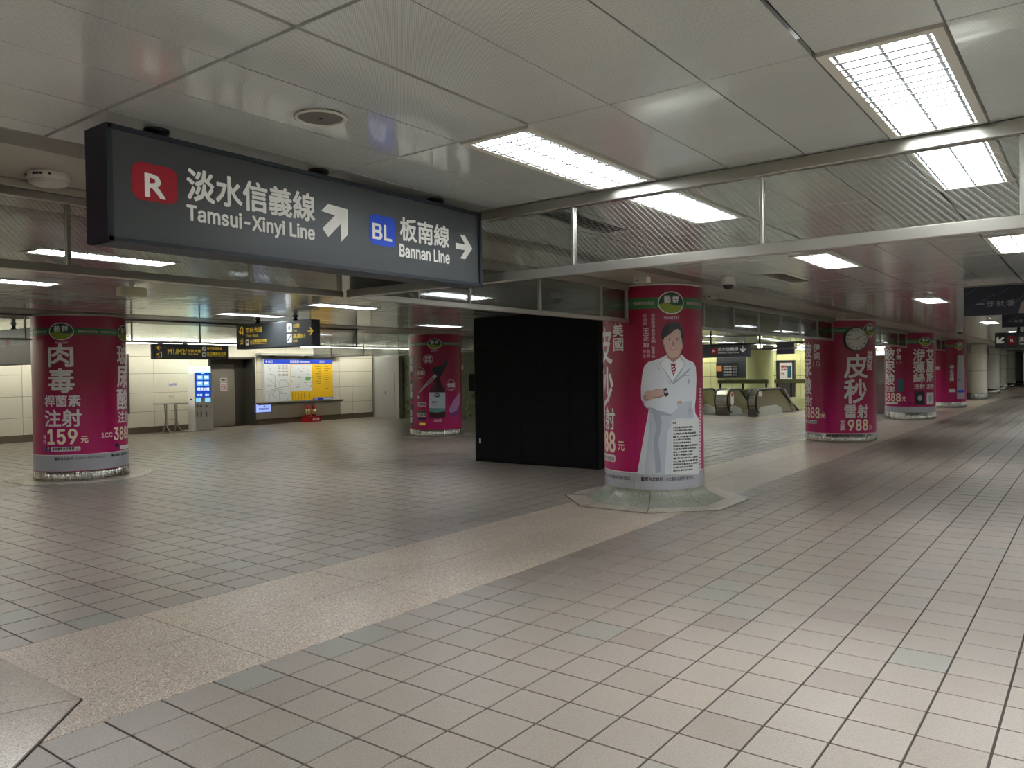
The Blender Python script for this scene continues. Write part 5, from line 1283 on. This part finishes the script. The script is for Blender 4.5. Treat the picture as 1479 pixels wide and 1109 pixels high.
# yellow line on the floor before them
ln = MB(); M_FY = mat('floor_yellow', (206, 190, 110), .5)
a_, b_, c_ = onz(1012, 604.5), onz(1075, 607.5), onz(1162, 596.5)
for p_, q_2 in ((a_, b_), (b_, c_)):
    d = (q_2-p_).normalized(); n_ = Vector((-d.y, d.x, 0))*.05; ln.prism([(p_+n_)[:2], (q_2+n_)[:2], (q_2-n_)[:2], (p_-n_)[:2]], 'z', .0015, .004)
tag(ln.build('floor_line', M_FY), 'yellow painted line on the floor before the escalators', 'floor line')
# stair-well parapets behind the escalators
M_OLV = mat('parapet_metal', (120, 122, 84), .28, .7)
Sy = PY(33.)
for i, (pa, pb, lab) in enumerate(((1036, 1109, 'steel capped parapet of the escalator pit behind the balustrades'), (1118, 1166, 'steel capped parapet behind the right escalator'))):
    xa, xb = Sy.uv(pa, 555)[0], Sy.uv(pb, 555)[0]; t = thing('parapet', lab, 'parapet', ((xa+xb)/2, 33.1, 0), group='pit parapets'); hw = (xb-xa)/2
    MB().bev(-hw, hw, -.1, .1, 1.08, 1.24, .03).build('coping', M_OLV, t); MB().box(-hw+.02, hw-.02, -.05, .05, 0, .82 if i == 0 else .5).build('panel', M_OLV if i == 0 else M_LIME, t)
    for q in (-hw+.1, 0, hw-.1): MB().box(q-.03, q+.03, -.04, .04, .5, 1.08).build('post', M_DARK, t)
# what stands beyond: round column, fare display, poster case, booth
t = column_base('clad_column', 'round pale green column beyond the escalators', -14.1, 40.3, .68, kick=(.03, .3), z0=.3, m=mat('pale_lime_cladding', (196, 202, 140), .28, coat=.3, vary=.08))
t = column_base('clad_column', 'round white column seen between the poster case and the clock column', -10.0, 37.5, .62, kick=(.03, .3), z0=.3, m=MATS['cream_glass_cladding'])
Sf = PY(44.0); t = thing('fare_display', 'dark wall display with small lit timetable beyond the escalators', 'display', (-16.2, 44.05, 0)); x0_, z1_ = Sf.uv(1034.5, 516); x1_, z0_ = Sf.uv(1081, 545.5)
MB().bev(x0_+16.2, x1_+16.2, -.05, .1, z0_, z1_, .02).build('case', mat('display_dark', (44, 46, 52), .4), t)
kd = lambda a, b, c, d: (1000+.1352*a, 470+.1353*b, 1000+.1352*c, 470+.1353*d)
p = Print(Sf); p.rect(kd(258, 400, 490, 555)); p.build('screen', M_BLACK, t, .06)
p = Print(Sf)
for i in range(4): p.text('板南線 3分', kd(335, 428+30*i, 480, 446+30*i), .02)
p.build('lettering', mat('display_text', (140, 140, 140), .5, emit=0.15), t, .07)
p = Print(Sf); p.rect(kd(262, 428, 288, 490)); p.rect(kd(292, 428, 318, 490)); p.build('screen', mat('display_orange', (176, 110, 60), .5, emit=0.15), t, .07)
Sq = PY(38.); t = thing('poster_case', 'lit poster case with red writing beyond the right escalator', 'poster', (-11.5, 38.1, 0)); x0_, z1_ = Sq.uv(1124, 524); x1_, z0_ = Sq.uv(1144, 548)
MB().bev(x0_+11.5-.12, x1_+11.5+.12, -.08, .15, 0, z1_+.12, .02).build('case', M_STEELD, t)
p = Print(Sq); p.rect((1126, 524, 1144, 548)); p.build('poster', mat('poster_cream', (214, 206, 190), .5, emit=0.075), t, -.01)
p = Print(Sq); p.text('優惠', kd(945, 425, 1015, 450), .03); p.text('活動', kd(945, 462, 1010, 482), .03); p.text('好康', kd(945, 500, 985, 525), .03); p.build('lettering', M_SRED, t, .0)
p = Print(Sq); p.rect(kd(1015, 430, 1055, 560)); p.build('figure', mat('print_petrol', (40, 100, 108), .4), t, .0)
Sh = PY(30.); t = thing('hanging_banner', 'dark violet hanging banner left of the clock column', 'banner', (-9.0, 30.05, 0)); x0_, z1_ = Sh.uv(1121, 495.5); x1_, z0_ = Sh.uv(1147, 511)
MB().bev(x0_+9, x1_+9, -.03, .03, z0_, z1_, .005).build('panel', mat('banner_violet', (62, 56, 84), .4), t)
for q in (.2, .8): MB().box(x0_+(x1_-x0_)*q+9-.01, x0_+(x1_-x0_)*q+9+.01, -.01, .01, z1_, CZ).build('rod', M_BLACK, t)
# service booth glimpsed between the clock column and the third column
t = thing('service_booth', 'brown and grey service booth glimpsed between two pink columns', 'booth', (-6.3, 31, 0))
MB().bev(-.9, 1.1, -.3, 1.2, 0, 1.1, .02).build('counter', mat('booth_brown', (112, 92, 88), .5), t); MB().bev(-.9, 1.1, .2, 1.2, 1.1, 2.1, .02).build('cabinet', mat('booth_grey', (140, 138, 128), .5), t); MB().bev(-1.0, 1.2, -.4, 1.3, 2.1, 2.3, .02).build('canopy', mat('booth_orange', (200, 150, 60), .5), t)
MB().box(-.7, .9, -.42, -.40, 2.12, 2.28).build('lit_sign', mat('booth_sign', (230, 240, 250), .5, emit=0.6), t)
# bare bulbs' glow under the hall ceiling near the column row
for i, (px, py, yy_) in enumerate(((1097.5, 500, 30), (1158, 502, 30), (1272, 504, 36))):
    d = ray(px, py); P_ = O+d*(yy_/d.y); t = thing('globe_lamp', ('left', 'middle', 'right')[i]+' one of three small bright globe lamps under the ceiling beyond the escalator sign', 'lamp', (P_.x, P_.y, P_.z), group='globe lamps')
    MB().lathe([(.001, -.11), (.07, -.085), (.11, 0), (.07, .085), (.02, .11)], 16, cap=False).build('globe', mat('globe_glow', (255, 250, 235), .4, emit=2.5), t)
    MB().box(-.012, .012, -.012, .012, .1, CZ-P_.z).build('stem', M_STEELD, t)
print('objects', len(bpy.data.objects), 'tris~', sum(len(o.data.polygons) for o in bpy.data.objects if o.type == 'MESH'))
